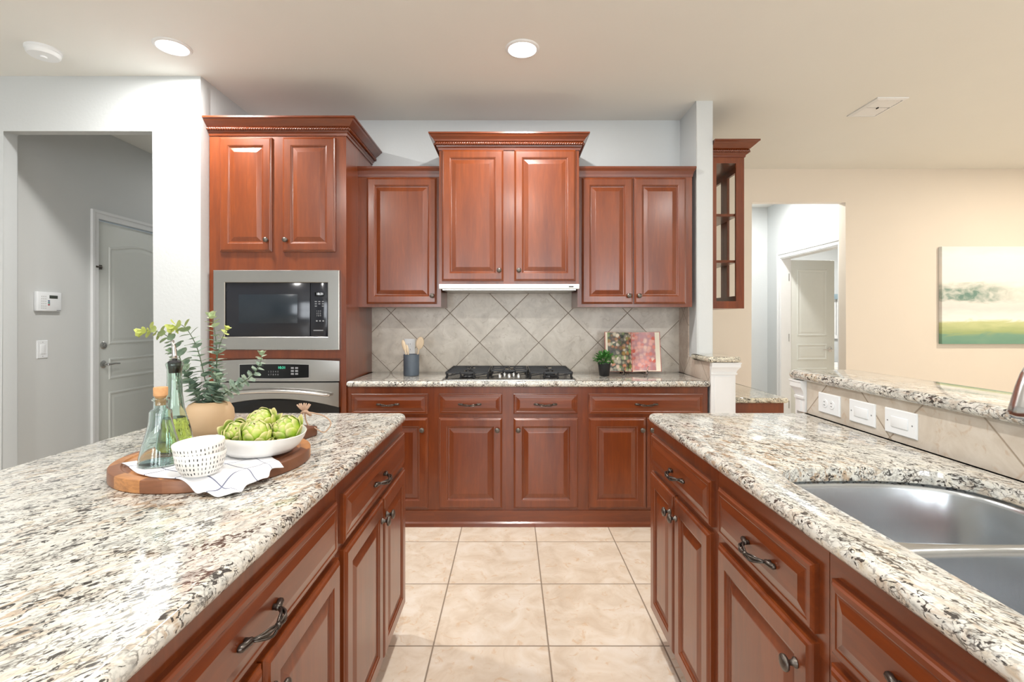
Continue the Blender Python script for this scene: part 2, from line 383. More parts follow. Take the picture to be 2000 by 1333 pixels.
def prop(o, label=None, cat=None, group=None, kind=None):
    if label: o['label'] = label
    if cat: o['category'] = cat
    if group: o['group'] = group
    if kind: o['kind'] = kind
    return o
def thing(name, label, cat, loc=(0, 0, 0), rz=0, group=None):
    o = bpy.data.objects.new(name, None); COL.objects.link(o); o.empty_display_size = .05
    o.location = loc; o.rotation_euler = (0, 0, rz); return prop(o, label, cat, group)
def struct(name, bm, m, smooth=False, merge=True):
    o = finish(name, bm, m, None, smooth, merge); o['kind'] = 'structure'; return o
def boxo(name, m, parent, x0, x1, y0, y1, z0, z1, bev=0):
    bm = bmesh.new(); box(bm, x0, x1, y0, y1, z0, z1, bev); o = finish(name, bm, m, parent)
    return auto(o, 50) if bev else o
def text(name, s, size, m, parent, loc, rot, depth=.0006):
    cu = bpy.data.curves.new(name, 'FONT'); cu.body = s; cu.size = size; cu.extrude = depth; cu.align_x = 'CENTER'; cu.align_y = 'CENTER'
    t = bpy.data.objects.new(name+'_tmp', cu); COL.objects.link(t)
    dg = bpy.context.evaluated_depsgraph_get(); me = bpy.data.meshes.new_from_object(t.evaluated_get(dg))
    bpy.data.objects.remove(t); me.name = name
    M = Matrix.Translation(loc) @ rot.to_4x4(); me.transform(M)
    me.materials.clear(); me.materials.append(m)
    o = bpy.data.objects.new(name, me); COL.objects.link(o); o.parent = parent; return o
RX90 = Matrix.Rotation(PI/2, 3, 'X')

# ------------------------------------------------------------------ room shell
CZ = 2.775
def polywall(name, axis, pts, a0, a1, m, bev=0.0):
    """pts in (u, z); axis 'Y': wall lies in XZ between y=a0..a1; axis 'X': in YZ between x=a0..a1"""
    bm = bmesh.new()
    mk = (lambda u, z, a: (u, a, z)) if axis == 'Y' else (lambda u, z, a: (a, u, z))
    loops(bm, [[mk(u, z, a0) for u, z in pts], [mk(u, z, a1) for u, z in pts]], True, True)
    if bev:
        bmesh.ops.remove_doubles(bm, verts=bm.verts, dist=1e-6)
        es = [e for e in bm.edges if abs(e.verts[0].co.z-e.verts[1].co.z) > .5 or (e.verts[0].co.z < 2.6 and e.verts[1].co.z < 2.6 and e.verts[0].co.z > .1)]
        bmesh.ops.bevel(bm, geom=es, offset=bev, segments=3, affect='EDGES', profile=.5)
    o = finish(name, bm, m); o['kind'] = 'structure'
    return auto(o, 40) if bev else o
TOP = CZ+.02
bm = bmesh.new(); box(bm, -4.4, 7.0, -4.6, 9.0, -.10, 0); struct('floor', bm, FLOOR_M)
bm = bmesh.new(); box(bm, -4.4, 7.0, -4.6, 9.0, CZ, CZ+.1); struct('ceiling', bm, P_CEIL)
# wall with doorway to the back hall, left of the oven tower
polywall('wall_left_hallway', 'Y', [(-4.3, 0), (-3.096, 0), (-3.096, 2.455), (-2.165, 2.455), (-2.165, 0), (-1.886, 0), (-1.886, TOP), (-4.3, TOP)], 2.966, 3.075, P_WALL, .014)
bm = bmesh.new(); box(bm, -2.001, -1.8865, 3.02, 6.0, 0, TOP); struct('wall_left_return', bm, P_WALL)
bm = bmesh.new(); box(bm, -1.9, 1.30, 3.62, 3.74, 0, TOP); struct('wall_back', bm, P_WALL)
polywall('wall_hall_left', 'X', [(3.07, 0), (3.775, 0), (3.775, 2.08), (4.70, 2.08), (4.70, 0), (6.1, 0), (6.1, TOP), (3.07, TOP)], -3.32, -3.2, P_HALL)
bm = bmesh.new(); box(bm, -3.32, -1.9, 6.0, 6.12, 0, TOP); struct('wall_hall_back', bm, P_HALL)
bm = bmesh.new(); box(bm, -4.3, -4.18, -4.5, 3.0, 0, TOP); struct('wall_left', bm, P_WALL)
# wall behind the camera with its three windows
def wall_with_windows(name, axis, u0, u1, a0, a1, wins, m):
    bm = bmesh.new(); us = [u0]+[x for w_ in wins for x in w_[:2]]+[u1]
    bx = (lambda ua, ub, za, zb: box(bm, ua, ub, a0, a1, za, zb)) if axis == 'Y' else (lambda ua, ub, za, zb: box(bm, a0, a1, ua, ub, za, zb))
    for i in range(0, len(us), 2): bx(us[i], us[i+1], 0, TOP)
    for (a, b, za, zb) in wins: bx(a, b, 0, za); bx(a, b, zb, TOP)
    return struct(name, bm, m, merge=False)
wall_with_windows('wall_front', 'Y', -4.3, 6.7, -4.4, -4.28, [(x-.55, x+.55, .5, 2.4) for x in (-1.7, .3, 2.3)], P_WALL)
wall_with_windows('wall_right', 'X', -4.4, 4.9, 6.55, 6.67, [(-.7, 1.1, .5, 2.4)], P_BEIGE)
wn = 0
for x in (-1.7, .3, 2.3):
    wn += 1; bm = bmesh.new()
    for a, b, c, d in ((x-.55, x-.50, .5, 2.4), (x+.50, x+.55, .5, 2.4), (x-.5, x+.5, .5, .55), (x-.5, x+.5, 2.35, 2.4), (x-.5, x+.5, 1.42, 1.46), (x-.012, x+.012, .55, 2.35)):
        box(bm, a, b, -4.37, -4.31, c, d)
    struct('window_%d' % wn, bm, P_WHITE, merge=False)
bm = bmesh.new()
for a, b, c, d in ((-.7, -.65, .5, 2.4), (1.05, 1.1, .5, 2.4), (-.65, 1.05, .5, .55), (-.65, 1.05, 2.35, 2.4), (-.65, 1.05, 1.42, 1.46), (.18, .22, .55, 2.35)):
    box(bm, 6.58, 6.64, a, b, c, d)
struct('window_4', bm, P_WHITE, merge=False)
# partition right of the cooktop run: full height, then a half wall
polywall('wall_partition', 'X', [(3.30, 1.03), (3.30, TOP), (4.8, TOP), (4.8, 0), (3.05, 0), (3.05, 1.03)], 1.247, 1.362, P_WALL, .008)
# dining room far wall with opening
polywall('wall_dining_back', 'Y', [(1.25, 0), (2.34, 0), (2.34, 2.455), (3.27, 2.455), (3.27, 0), (6.7, 0), (6.7, TOP), (1.25, TOP)], 4.775, 4.89, P_BEIGE, .008)
bm = bmesh.new(); box(bm, 2.1, 3.47, 6.4, 6.52, 0, TOP); struct('wall_corridor_back', bm, P_WALL)
bm = bmesh.new(); box(bm, 2.1, 2.22, 4.88, 6.42, 0, TOP); struct('wall_corridor_left', bm, P_WALL)
polywall('wall_corridor_right', 'X', [(4.88, 0), (5.0, 0), (5.0, 2.07), (6.08, 2.07), (6.08, 0), (6.4, 0), (6.4, TOP), (4.88, TOP)], 3.35, 3.465, P_WALL)
bm = bmesh.new(); box(bm, 3.4, 6.7, 8.5, 8.62, 0, TOP); struct('wall_bathroom_back', bm, P_WALL)
bm = bmesh.new(); box(bm, 6.55, 6.67, 4.85, 8.6, 0, TOP); struct('wall_bathroom_right', bm, P_WALL)
bm = bmesh.new(); box(bm, 3.35, 3.465, 6.4, 8.6, 0, TOP); struct('wall_bathroom_left', bm, P_WALL)
# backsplash tile
bm = bmesh.new(); box(bm, -1.031, 1.247, 3.612, 3.622, .90, 1.50); struct('wall_backsplash_back', bm, BSB)
bm = bmesh.new()
loops(bm, [[(1.238, 3.05, .90), (1.238, 3.612, .90), (1.238, 3.612, 1.45), (1.238, 3.43, 1.45), (1.238, 3.43, 1.04), (1.238, 3.05, 1.04)],
           [(1.247, 3.05, .90), (1.247, 3.612, .90), (1.247, 3.612, 1.45), (1.247, 3.43, 1.45), (1.247, 3.43, 1.04), (1.247, 3.05, 1.04)]], True, True)
struct('wall_backsplash_side', bm, BSS)
# raised bar wall behind the peninsula
bm = bmesh.new(); box(bm, 1.213, 1.33, -1.2, 2.055, 0, 1.044); struct('wall_bar', bm, P_BEIGE)
bm = bmesh.new(); box(bm, 1.205, 1.213, -1.2, 1.995, .90, 1.044); struct('wall_backsplash_bar', bm, BSP)
# door casings and baseboards
def casing_x(name, x, d, y0, y1, z, wd=.062):
    """casing around an opening in a wall whose face is x; d = +1/-1 outwards"""
    bm = bmesh.new()
    for ya, yb, za, zb in ((y0-wd, y0, 0, z), (y1, y1+wd, 0, z), (y0-wd, y1+wd, z+.0002, z+wd)):
        box(bm, *sorted((x, x+d*.012)), ya, yb, za, zb)
    for ya, yb, za, zb in ((y0-wd-.001, y0-wd+.02, 0, z+wd-.021), (y1+wd-.02, y1+wd+.001, 0, z+wd-.021), (y0-wd-.001, y1+wd+.001, z+wd-.0205, z+wd+.001)):
        box(bm, *sorted((x+d*.001, x+d*.020)), ya, yb, za, zb)
    return struct(name, bm, P_WHITE, merge=False)
casing_x('trim_1', -3.2, 1, 3.778, 4.70, 2.08)
casing_x('trim_2', 3.35, -1, 5.0, 6.08, 2.07)
bm = bmesh.new()
for ya, yb, za, zb in ((5.0, 5.012, 0, 2.07), (6.068, 6.08, 0, 2.07), (5.0, 6.08, 2.058, 2.07)): box(bm, 3.345, 3.47, ya, yb, za, zb)
struct('trim_3', bm, P_WHITE, merge=False)
for nm, a in (('baseboard_left', (-4.18, -3.1, 2.952, 2.966, 0, .1)), ('baseboard_back', (3.275, 6.55, 4.761, 4.775, 0, .1)), ('baseboard_hall', (-3.2, -3.187, 3.08, 3.71, 0, .1)), ('baseboard_corridor', (2.22, 3.33, 6.387, 6.4, 0, .1))):
    bm = bmesh.new(); box(bm, *a, bev=.004); struct(nm, bm, P_WHITE)
# white pilasters capping the half walls
def pilaster(name, loc, rz, wdt, h, z0=0.0, pl=1.0, pr=1.0):
    t = bpy.data.objects.new(name, None); COL.objects.link(t); t.location = loc; t.rotation_euler = (0, 0, rz); t['kind'] = 'structure'
    bm = bmesh.new(); box(bm, 0, wdt, -.016, 0, z0, h); box(bm, .022, wdt-.022, -.020, -.016, z0, h-.085); 
    finish('face_board', bm, P_WHITE, t, merge=False)
    bm = bmesh.new()
    prof = [(0, -.075), (.008, -.075), (.009, -.066), (.003, -.064), (.008, -.050), (.018, -.034), (.024, -.028), (.024, -.008), (.028, -.006), (.028, 0), (0, 0)]
    rings = []
    for o_, z_ in prof: rings.append([(-o_*pl, 0, h+z_), (-o_*pl, -.016-o_*.7, h+z_), (wdt+o_*pr, -.016-o_*.7, h+z_), (wdt+o_*pr, 0, h+z_)])
    loops(bm, rings, True, True); auto(finish('cap_moulding', bm, P_WHITE, t), 25)
    return t
pilaster('trim_4', (1.238, 3.05, 0), 0, .152, 1.03, 0, .05, 1.1)
pilaster('trim_5', (1.213, 2.055, 0), -PI/2, .058, 1.044, .915, .8, .05)
bm = bmesh.new(); box(bm, 1.20, 1.33, 2.055, 2.067, 0, 1.044); struct('trim_6', bm, P_WHITE)

# ------------------------------------------------------------------ hardware
def knob(parent, x, y, z, name='knob'):
    bm = bmesh.new()
    lathe(bm, [(.0, 0), (.010, 0), (.0105, -.002), (.006, -.006), (.005, -.013), (.0075, -.017), (.0150, -.0195), (.0160, -.023), (.0150, -.026), (.008, -.0295), (.0, -.0305)], 16, (x, y, z), 'Y')
    return finish(name, bm, BRONZE2, parent, True)
def pull(parent, x, y, z, horiz=True):
    """cage pull: leaf feet, four bundled rods bowed out, ring in the middle"""
    bm = bmesh.new(); hw = .048
    for k in range(4):
        a = PI/4+k*PI/2; pts = []
        for i in range(17):
            u = -1+2*i/16; b = .026*(1-u*u*u*u*.9) if True else 0
            spread = .0052*abs(math.sin(PI*u))+.0012
            pts.append((x+hw*u, y-.006-b*0.95-math.cos(a)*spread, z+math.sin(a)*spread-.004*(1-u*u)))
        tube(bm, pts, .0024, 6)
    for s in (-1, 1):
        # post back to the drawer and leaf shaped foot
        tube(bm, [(x+s*hw, y, z), (x+s*hw, y-.010, z)], .0055, 10)
        tube(bm, [(x+s*(hw-.006), y-.009, z), (x+s*hw, y-.009, z), (x+s*(hw+.010), y-.007, z), (x+s*(hw+.019), y-.004, z), (x+s*(hw+.024), y-.0015, z)], [.004, .0068, .0062, .0068, .003], 8)
    tube(bm, [(x-.004, y-.032, z-.004), (x+.004, y-.032, z-.004)], .0058, 10)
    o = finish('handle', bm, BRONZE, parent, True); return o

def sweep(bm, path, prof, closed_ends=True):
    """mitred moulding; path = [(x,y)], out = to the right-hand side of travel; prof = [(out,z)]"""
    n = len(path); P = [Vector(p) for p in path]; rings = []
    for i in range(n):
        ds = []
        if i > 0: ds.append((P[i]-P[i-1]).normalized())
        if i < n-1: ds.append((P[i+1]-P[i]).normalized())
        ns = [Vector((d.y, -d.x)) for d in ds]
        m = ns[0] if len(ns) == 1 else (ns[0]+ns[1])/(1+ns[0].dot(ns[1]))
        rings.append([(P[i].x+m.x*o, P[i].y+m.y*o, z) for o, z in prof])
    loops(bm, rings, closed_ends, closed_ends)
def crown(parent, path, z0, H, out, rope=True):
    k = H; o = out
    prof = [(0, z0), (.006, z0), (.008, z0+.14*k), (.016, z0+.20*k), (.018, z0+.27*k), (.020, z0+.30*k), (.020, z0+.44*k), (.024, z0+.48*k),
            (.030, z0+.52*k), (o*.55, z0+.62*k), (o*.80, z0+.78*k), (o*.88, z0+.86*k), (o, z0+.90*k), (o, z0+k), (0, z0+k)] if rope else \
           [(0, z0), (.004, z0), (.006, z0+.25*k), (o*.55, z0+.55*k), (o*.8, z0+.7*k), (o, z0+.78*k), (o, z0+k), (0, z0+k)]
    bm = bmesh.new(); sweep(bm, path, prof); cr = finish('crown_moulding', bm, WD, parent)
    if rope:
        bm = bmesh.new(); P = [Vector(p) for p in path]; n = len(P)
        for i in range(n-1):
            d = (P[i+1]-P[i]); Ln = d.length; d.normalize(); nr = Vector((d.y, -d.x)); st = int(Ln/.003); rings = []
            e0 = .0225 if i > 0 else 0; e1 = .0225 if i < n-2 else 0
            for s in range(st+1):
                q = -e0+(Ln+e0+e1)*s/st; c = P[i]+d*q+nr*.0245; ring = []
                for a in range(8):
                    th = 2*PI*a/8; r = .0085*(1+.38*math.cos(2*th-2*PI*q/.015))
                    ring.append((c.x+nr.x*r*math.cos(th), c.y+nr.y*r*math.cos(th), z0+.37*k+r*math.sin(th)))
                rings.append(ring)
            loops(bm, rings, True, True)
        finish('rope_trim', bm, WD, cr, True)
    return cr

def door(parent, x0, x1, z0, z1, kn=None, y=0.0, g=None):
    bm = bmesh.new(); ringpanel(bm, x0, x1, z0, z1, DOOR_R, y); d = finish('door', bm, WV, parent)
    if kn: knob(d, kn[0], y-.019, kn[1])
    return d
def drawer(parent, x0, x1, z0, z1, hx=None, y=0.0):
    bm = bmesh.new(); ringpanel(bm, x0, x1, z0, z1, DRAW_R, y); d = finish('drawer', bm, WH, parent)
    if hx is not None: pull(d, hx, y-.019, (z0+z1)/2)
    return d
def base_cab(label, loc, rz, W, depth, drawers, doors, toe='recess', group='cherry base cabinets', endpanel=None, cut=None):
    t = thing('base_cabinet', label, 'cabinet', loc, rz, group)
    bm = bmesh.new(); box(bm, 0, W, 0, depth, .10, cut or .876); finish('carcass', bm, WV, t)
    if cut:
        bm = bmesh.new(); box(bm, 0, W, 0, .02, cut, .876); finish('front_rail', bm, WH, t)
    bm = bmesh.new()
    if toe == 'recess': box(bm, 0, W, .06, depth, 0, .10)
    else:
        loops(bm, [[(0, y_, z_), (W, y_, z_)] for y_, z_ in ()]) if False else None
        pr = [(0, .10), (-.006, .10), (-.006, .03), (-.016, .022), (-.018, 0), (0, 0)]
        loops(bm, [[(0, a, b) for a, b in pr], [(W, a, b) for a, b in pr]], True, True); box(bm, 0, W, 0, depth, 0, .10)
    finish('plinth', bm, WH, t, merge=False)
    for d in drawers: drawer(t, *d)
    for d in doors: door(t, *d)
    return t

# ------------------------------------------------------------------ back run
DZ0, DZ1, RZ0, RZ1 = .116, .682, .705, .832
FY = 3.07
BX = -1.031
base_cab('cherry base cabinet beside the oven tower, under the utensil crock end of the counter', (BX, FY, 0), 0, .546, .54,
         [(.028, .507, RZ0, RZ1, .26)], [(.028, .507, DZ0, DZ1, (.475, .610))], 'flush')
base_cab('wide cherry base cabinet directly beneath the gas cooktop', (-.485, FY, 0), 0, .932, .54,
         [(.032, .427, RZ0, RZ1, .225), (.498, .90, RZ0, RZ1, .697)], [(.030, .427, DZ0, DZ1, (.397, .610)), (.498, .903, DZ0, DZ1, (.527, .610))], 'flush')
base_cab('cherry base cabinet under the cookbook, against the tiled half wall', (.447, FY, 0), 0, .784, .54,
         [(.035, .753, RZ0, RZ1, .395)], [(.035, .392, DZ0, DZ1, (.368, .610)), (.402, .753, DZ0, DZ1, (.428, .610))], 'flush')
# oven tower
TX = -1.884; TW = .853
tw = thing('oven_tower', 'tall cherry cabinet housing the microwave and wall oven, left end of the run', 'cabinet', (TX, 3.05, 0))
bm = bmesh.new()
box(bm, 0, TW, .02, .565, 0, 2.47)
for a in ((0, .036, 0, .02, 0, 2.47), (.817, TW, 0, .02, 0, 2.47), (.036, .817, 0, .02, 1.60, 2.47), (.036, .817, 0, .02, 1.055, 1.112), (.036, .817, 0, .02, 0, .32)): box(bm, *a)
finish('carcass', bm, WV, tw, merge=False)
door(tw, .071, .395, 1.719, 2.43, (.368, 1.79)); door(tw, .462, .789, 1.719, 2.43, (.487, 1.79))
crown(tw, [(0, 0), (TW, 0), (TW, .565)], 2.443, .097, .075)
# wall cabinets
def wall_cab(label, loc, W, depth, z0, z1, doors, cpath, cz, cH, co, rope):
    t = thing('upper_cabinet', label, 'cabinet', loc, 0, 'cherry wall cabinets')
    bm = bmesh.new(); box(bm, 0, W, 0, depth, z0, z1); finish('carcass', bm, WV, t)
    for d in doors: door(t, *d)
    crown(t, cpath, cz, cH, co, rope); return t
wall_cab('single door cherry wall cabinet between the oven tower and the hood cabinet', (BX, 3.29, 0), .557, .32, 1.383, 2.27, [(.060, .530, 1.403, 2.250, (.502, 1.457))], [(0, 0), (.557, 0)], 2.258, .066, .022, False)
wall_cab('taller protruding cherry wall cabinet above the cooktop, with rope trimmed crown', (-.472, 3.20, 0), .914, .41, 1.531, 2.43,
         [(.018, .420, 1.549, 2.405, (.392, 1.617)), (.490, .890, 1.549, 2.405, (.520, 1.617))], [(0, .41), (0, 0), (.914, 0), (.914, .41)], 2.405, .10, .062, True)
wall_cab('two door cherry wall cabinet above the cookbook, next to the white column', (.444, 3.29, 0), .771, .32, 1.383, 2.27,
         [(.027, .370, 1.403, 2.250, (.340, 1.457)), (.378, .726, 1.403, 2.250, (.408, 1.457))], [(0, 0), (.771, 0), (.771, .32)], 2.258, .066, .022, False)
# range hood
t = thing('range_hood', 'slim white edged range hood under the tall centre cabinet', 'range hood', (-.472, 3.20, 0))
boxo('visor', PLAST, t, 0, .914, -.022, .0, 1.497, 1.529, .004)
boxo('body', STEEL, t, .02, .894, .0, .40, 1.49, 1.529)
boxo('switch', DKSLOT, t, .845, .875, -.024, -.022, 1.509, 1.515)

# microwave
t = thing('microwave', 'built in stainless microwave with black glass, above the wall oven', 'microwave', (-1.848, 3.05, 1.109))
W, H = .781, .495
bm = bmesh.new(); x0, x1, z0, z1 = .074, .709, .082, .418
outer = [(0, 0), (W, 0), (W, H), (0, H)]; inner = [(x0, z0), (x1, z0), (x1, z1), (x0, z1)]
rs = [[(x, y, z) for x, z in o] for o, y in ((outer, 0), (outer, -.020), (offset(outer, .004), -.024), (offset(inner, -.004), -.024), (inner, -.020), (inner, -.006))]
loops(bm, rs); finish('trim_frame', bm, STEEL, t)
boxo('oven_body', DKSLOT, t, .04, W-.04, .0, .019, .03, H-.03)
boxo('door', MWG, t, x0+.002, .598, -.016, 0.0, z0+.002, z1-.002, .002)
d = t.children[-1]
boxo('window', MWIN, d, .155, .52, -.0168, -.015, .165, .345, .0005)
boxo('control_panel', MWG, t, .601, x1-.002, -.016, 0.0, z0+.002, z1-.002, .002)
cpn = t.children[-1]
boxo('display', BLACKG, cpn, .628, .684, -.0175, -.015, .333, .358)
text('display_digits', '10:31', .020, E_WHITE, cpn, (.660, -.0178, .347), RX90)
def smallmarks(parent, x0, z0, nx, nz, dx, dz, w_, h_, m, y, skip=()):
    bm = bmesh.new()
    for i in range(nx):
        for j in range(nz):
            if (i, j) in skip: continue
            box(bm, x0+i*dx-w_/2, x0+i*dx+w_/2, y-.0005, y, z0-j*dz-h_/2, z0-j*dz+h_/2)
    return finish('button_print', bm, m, parent, merge=False)
smallmarks(cpn, .634, .300, 3, 3, .022, .014, .013, .005, PLASTG, -.016, ((1, 2),))
for j, s in enumerate(('1 2 3', '4 5 6', '7 8 9')): text('button_digits', s, .014, PLASTG, cpn, (.652, -.0162, .240-j*.014), RX90, .0003)
smallmarks(cpn, .640, .180, 3, 1, .020, .014, .010, .008, PLASTG, -.016)
boxo('start_bar', PLASTG, cpn, .620, .680, -.018, -.016, .118, .124)

# wall oven
t = thing('built_in_oven', 'stainless wall oven with bowed control panel, below the microwave', 'oven', (-1.848, 3.05, 0))
def bowed(bm, x0, x1, zb, zt, y, n=24, depth=.012, topbow=0, botbow=0):
    rf, rb = [], []
    for i in range(n+1):
        u = i/n; b = 4*u*(1-u); x = x0+(x1-x0)*u
        rf.append(((x, y-depth*b, zb+botbow*b), (x, y-depth*b, zt+topbow*b)))
    for k in range(n):
        a, b = rf[k], rf[k+1]
        v = [bm.verts.new(p) for p in (a[0], b[0], b[1], a[1])]; bm.faces.new(v)
        v = [bm.verts.new(p) for p in (a[1], b[1], (b[1][0], .0, b[1][2]), (a[1][0], .0, a[1][2]))]; bm.faces.new(v)
        v = [bm.verts.new(p) for p in ((a[0][0], .0, a[0][2]), (b[0][0], .0, b[0][2]), b[0], a[0])]; bm.faces.new(v)
    for q in (rf[0], rf[-1]):
        v = [bm.verts.new(p) for p in (q[0], q[1], (q[1][0], .0, q[1][2]), (q[0][0], .0, q[0][2]))]; bm.faces.new(v)
bm = bmesh.new(); bowed(bm, 0, W, .915, 1.040, -.018, topbow=.012); cpn = auto(finish('control_panel', bm, STEEL, t))
bm = bmesh.new(); bowed(bm, .165, .600, .935, 1.022, -.0295, depth=.0022, topbow=.004, botbow=-.006); auto(finish('display_frame', bm, CHROME, cpn))
bm = bmesh.new(); bowed(bm, .169, .596, .939, 1.018, -.0302, depth=.0022, topbow=.004, botbow=-.006); auto(finish('display', bm, BLACKG, cpn))
text('display_digits', '10:31', .022, E_GREEN, cpn, (.43, -.0330, 1.000), RX90)
for j, s in enumerate(('1  2  3  4  5', '6  7  8  9  0')): text('button_digits', s, .0135, PLASTG, cpn, (.378, -.0328, .975-j*.018), RX90, .0003)
smallmarks(cpn, .496, .998, 2, 3, .026, .018, .018, .011, PLASTG, -.0326)
boxo('oven_body', DKSLOT, t, .02, W-.02, 0, .019, .33, 1.03)
# door: stainless band over an arched black glass
bm = bmesh.new(); n = 24; yt = -.030
def arch(u): return .755+.055*(4*u*(1-u))
for i in range(n):
    u0, u1 = i/n, (i+1)/n; b0, b1 = .010*4*u0*(1-u0), .010*4*u1*(1-u1); xa, xb = W*u0, W*u1
    for q in ([(xa, yt-b0, arch(u0)), (xb, yt-b1, arch(u1)), (xb, yt-b1, .908), (xa, yt-b0, .908)],
              [(xa, yt-b0, .908), (xb, yt-b1, .908), (xb, 0, .908), (xa, 0, .908)],
              [(xa, yt-b0+.006, arch(u0)-.004), (xb, yt-b1+.006, arch(u1)-.004), (xb, yt-b1, arch(u1)), (xa, yt-b0, arch(u0))]):
        bm.faces.new([bm.verts.new(p) for p in q])
for xx in (0, W): bm.faces.new([bm.verts.new(p) for p in ((xx, yt, .755), (xx, yt, .908), (xx, 0, .908), (xx, 0, .755))])
od = auto(finish('door', bm, STEEL, t))
bm = bmesh.new(); bowed(bm, 0.001, W-.001, .36, .80, -.020, depth=.010, topbow=.0); g_ = auto(finish('door_glass', bm, BLACKG, od))
bm = bmesh.new(); pts = []
for i in range(25):
    u = i/24; b = 4*u*(1-u); pts.append((.045+(W-.09)*u, -.058-.022*b, .833+.028*b))
tube(bm, pts, [.009]+[.012]*23+[.009], 12)
for u in (.14, .86):
    x = .045+(W-.09)*u; b = 4*u*(1-u); tube(bm, [(x, -.02, .845), (x, -.058-.022*b, .833+.028*b)], .010, 10)
finish('handle', bm, CHROME, od, True)

# ------------------------------------------------------------------ countertops
o = slab('countertop', rrect(-1.029, 1.237, 3.035, 3.611, [.012, .001, .001, .012]), .877, .914, GR); prop(o, 'granite worktop of the back wall run carrying the gas cooktop', 'countertop', 'granite worktops')
o = slab('countertop', rrect(-1.30, -.428, -.9, 2.006, [.02, .035, .02, .02]), .877, .914, GR); prop(o, 'granite island top with the cutting board and artichokes on it', 'countertop', 'granite worktops')
HOLE = [(.655, .44), (.70, .405), (1.04, .405), (1.08, .44), (1.095, .55), (1.095, .90), (1.115, .99), (1.127, 1.07), (1.118, 1.14), (1.085, 1.20), (1.02, 1.237), (.93, 1.253), (.76, 1.250), (.705, 1.238), (.668, 1.205), (.655, 1.15)]
def smoothloop(pts, sub=5):
    out = []; n = len(pts)
    for i in range(n):
        p0, p1, p2, p3 = [Vector(pts[(i+k-1) % n]) for k in range(4)]
        if (p2-p1).length > .3:
            for k in range(sub): out.append(tuple(p1.lerp(p2, k/sub)))
            continue
        # limit tangents so long edges do not overshoot
        m1 = (p2-p0); m2 = (p3-p1); L_ = (p2-p1).length
        m1 = m1.normalized()*L_; m2 = m2.normalized()*L_
        for k in range(sub):
            t_ = k/sub; h1 = 2*t_**3-3*t_**2+1; h2 = t_**3-2*t_**2+t_; h3 = -2*t_**3+3*t_**2; h4 = t_**3-t_**2
            out.append(tuple(p1*h1+m1*h2+p2*h3+m2*h4))
    return out
def ccw(p):
    a = sum(p[i-1][0]*p[i][1]-p[i][0]*p[i-1][1] for i in range(len(p))); return p if a > 0 else p[::-1]
HOLEL = ccw(smoothloop(HOLE))
o = slab('countertop', rrect(.555, 1.2048, -.9, 2.006, [.001, .001, .035, .02]), .877, .914, GR2, holes=[HOLEL]); prop(o, 'granite peninsula top cut out around the double sink', 'countertop', 'granite worktops')
o = slab('bar_top', rrect(1.175, 1.46, -1.2, 2.09, [.02, .03, .03, .02]), 1.046, 1.083, GR2); prop(o, 'raised granite bar ledge above the three white wall plates', 'countertop', 'granite worktops')
o = slab('ledge_cap', rrect(1.212, 1.415, 3.0, 3.299, [.02, .02, .001, .02]), 1.032, 1.067, GRC)
prop(o, 'short granite ledge capping the half wall beside the white column', 'countertop', 'granite worktops')

# ------------------------------------------------------------------ sink
t = thing('sink', 'undermount stainless double bowl sink in the peninsula', 'sink', (.87, .83, .66))
def wl(p, z): return [(x-.87, y-.83, z-.66) for x, y in p]
b1 = ccw(smoothloop([(.640, .95), (.70, .925), (1.06, .925), (1.105, .95), (1.125, 1.05), (1.12, 1.14), (1.09, 1.205), (1.02, 1.245), (.93, 1.261), (.76, 1.258), (.70, 1.246), (.655, 1.21), (.640, 1.15), (.640, 1.05)]))
b1 = ccw(smoothloop([(.69, .945), (.76, .922), (1.05, .922), (1.105, .96), (1.130, 1.05), (1.124, 1.14), (1.092, 1.204), (1.02, 1.243), (.93, 1.259), (.76, 1.256), (.70, 1.243), (.662, 1.21), (.648, 1.15), (.652, 1.02)]))
b2 = ccw(smoothloop([(.67, .43), (.72, .400), (1.03, .400), (1.08, .43), (1.10, .50), (1.10, .80), (1.085, .855), (1.04, .885), (.74, .885), (.675, .86), (.650, .80), (.650, .50)]))
outer = rrect(.615, 1.15, .36, 1.29, .05)
bm = bmesh.new()
fill(bm, [(x-.87, y-.83) for x, y in outer], [[(x-.87, y-.83) for x, y in offset(b, -.012)] for b in (b1, b2)], .875-.66)
finish('rim', bm, SINKM, t)
for b in (b1, b2):
    bm = bmesh.new(); rg = [(-.012, .875), (-.006, .8735), (-.001, .868), (.002, .858), (.012, .72), (.018, .700), (.034, .684), (.06, .680)]
    rr = [wl(offset(b, d), z) for d, z in rg]
    cx = sum(p[0] for p in rr[-1])/len(rr[-1]); cy = sum(p[1] for p in rr[-1])/len(rr[-1])
    rr.append([(cx+.035*(p[0]-cx)/max(1e-6, math.hypot(p[0]-cx, p[1]-cy)), cy+.035*(p[1]-cy)/max(1e-6, math.hypot(p[0]-cx, p[1]-cy)), .676-.66) for p in rr[-1]])
    loops(bm, rr, False, True); bo = auto(finish('bowl', bm, SINKM, t), 60)
    bm = bmesh.new(); lathe(bm, [(0, .0175), (.03, .018), (.040, .021), (.042, .0185), (.043, .017)], 24, (cx, cy, 0), cap1=False); finish('drain', bm, CHROME, bo, True)
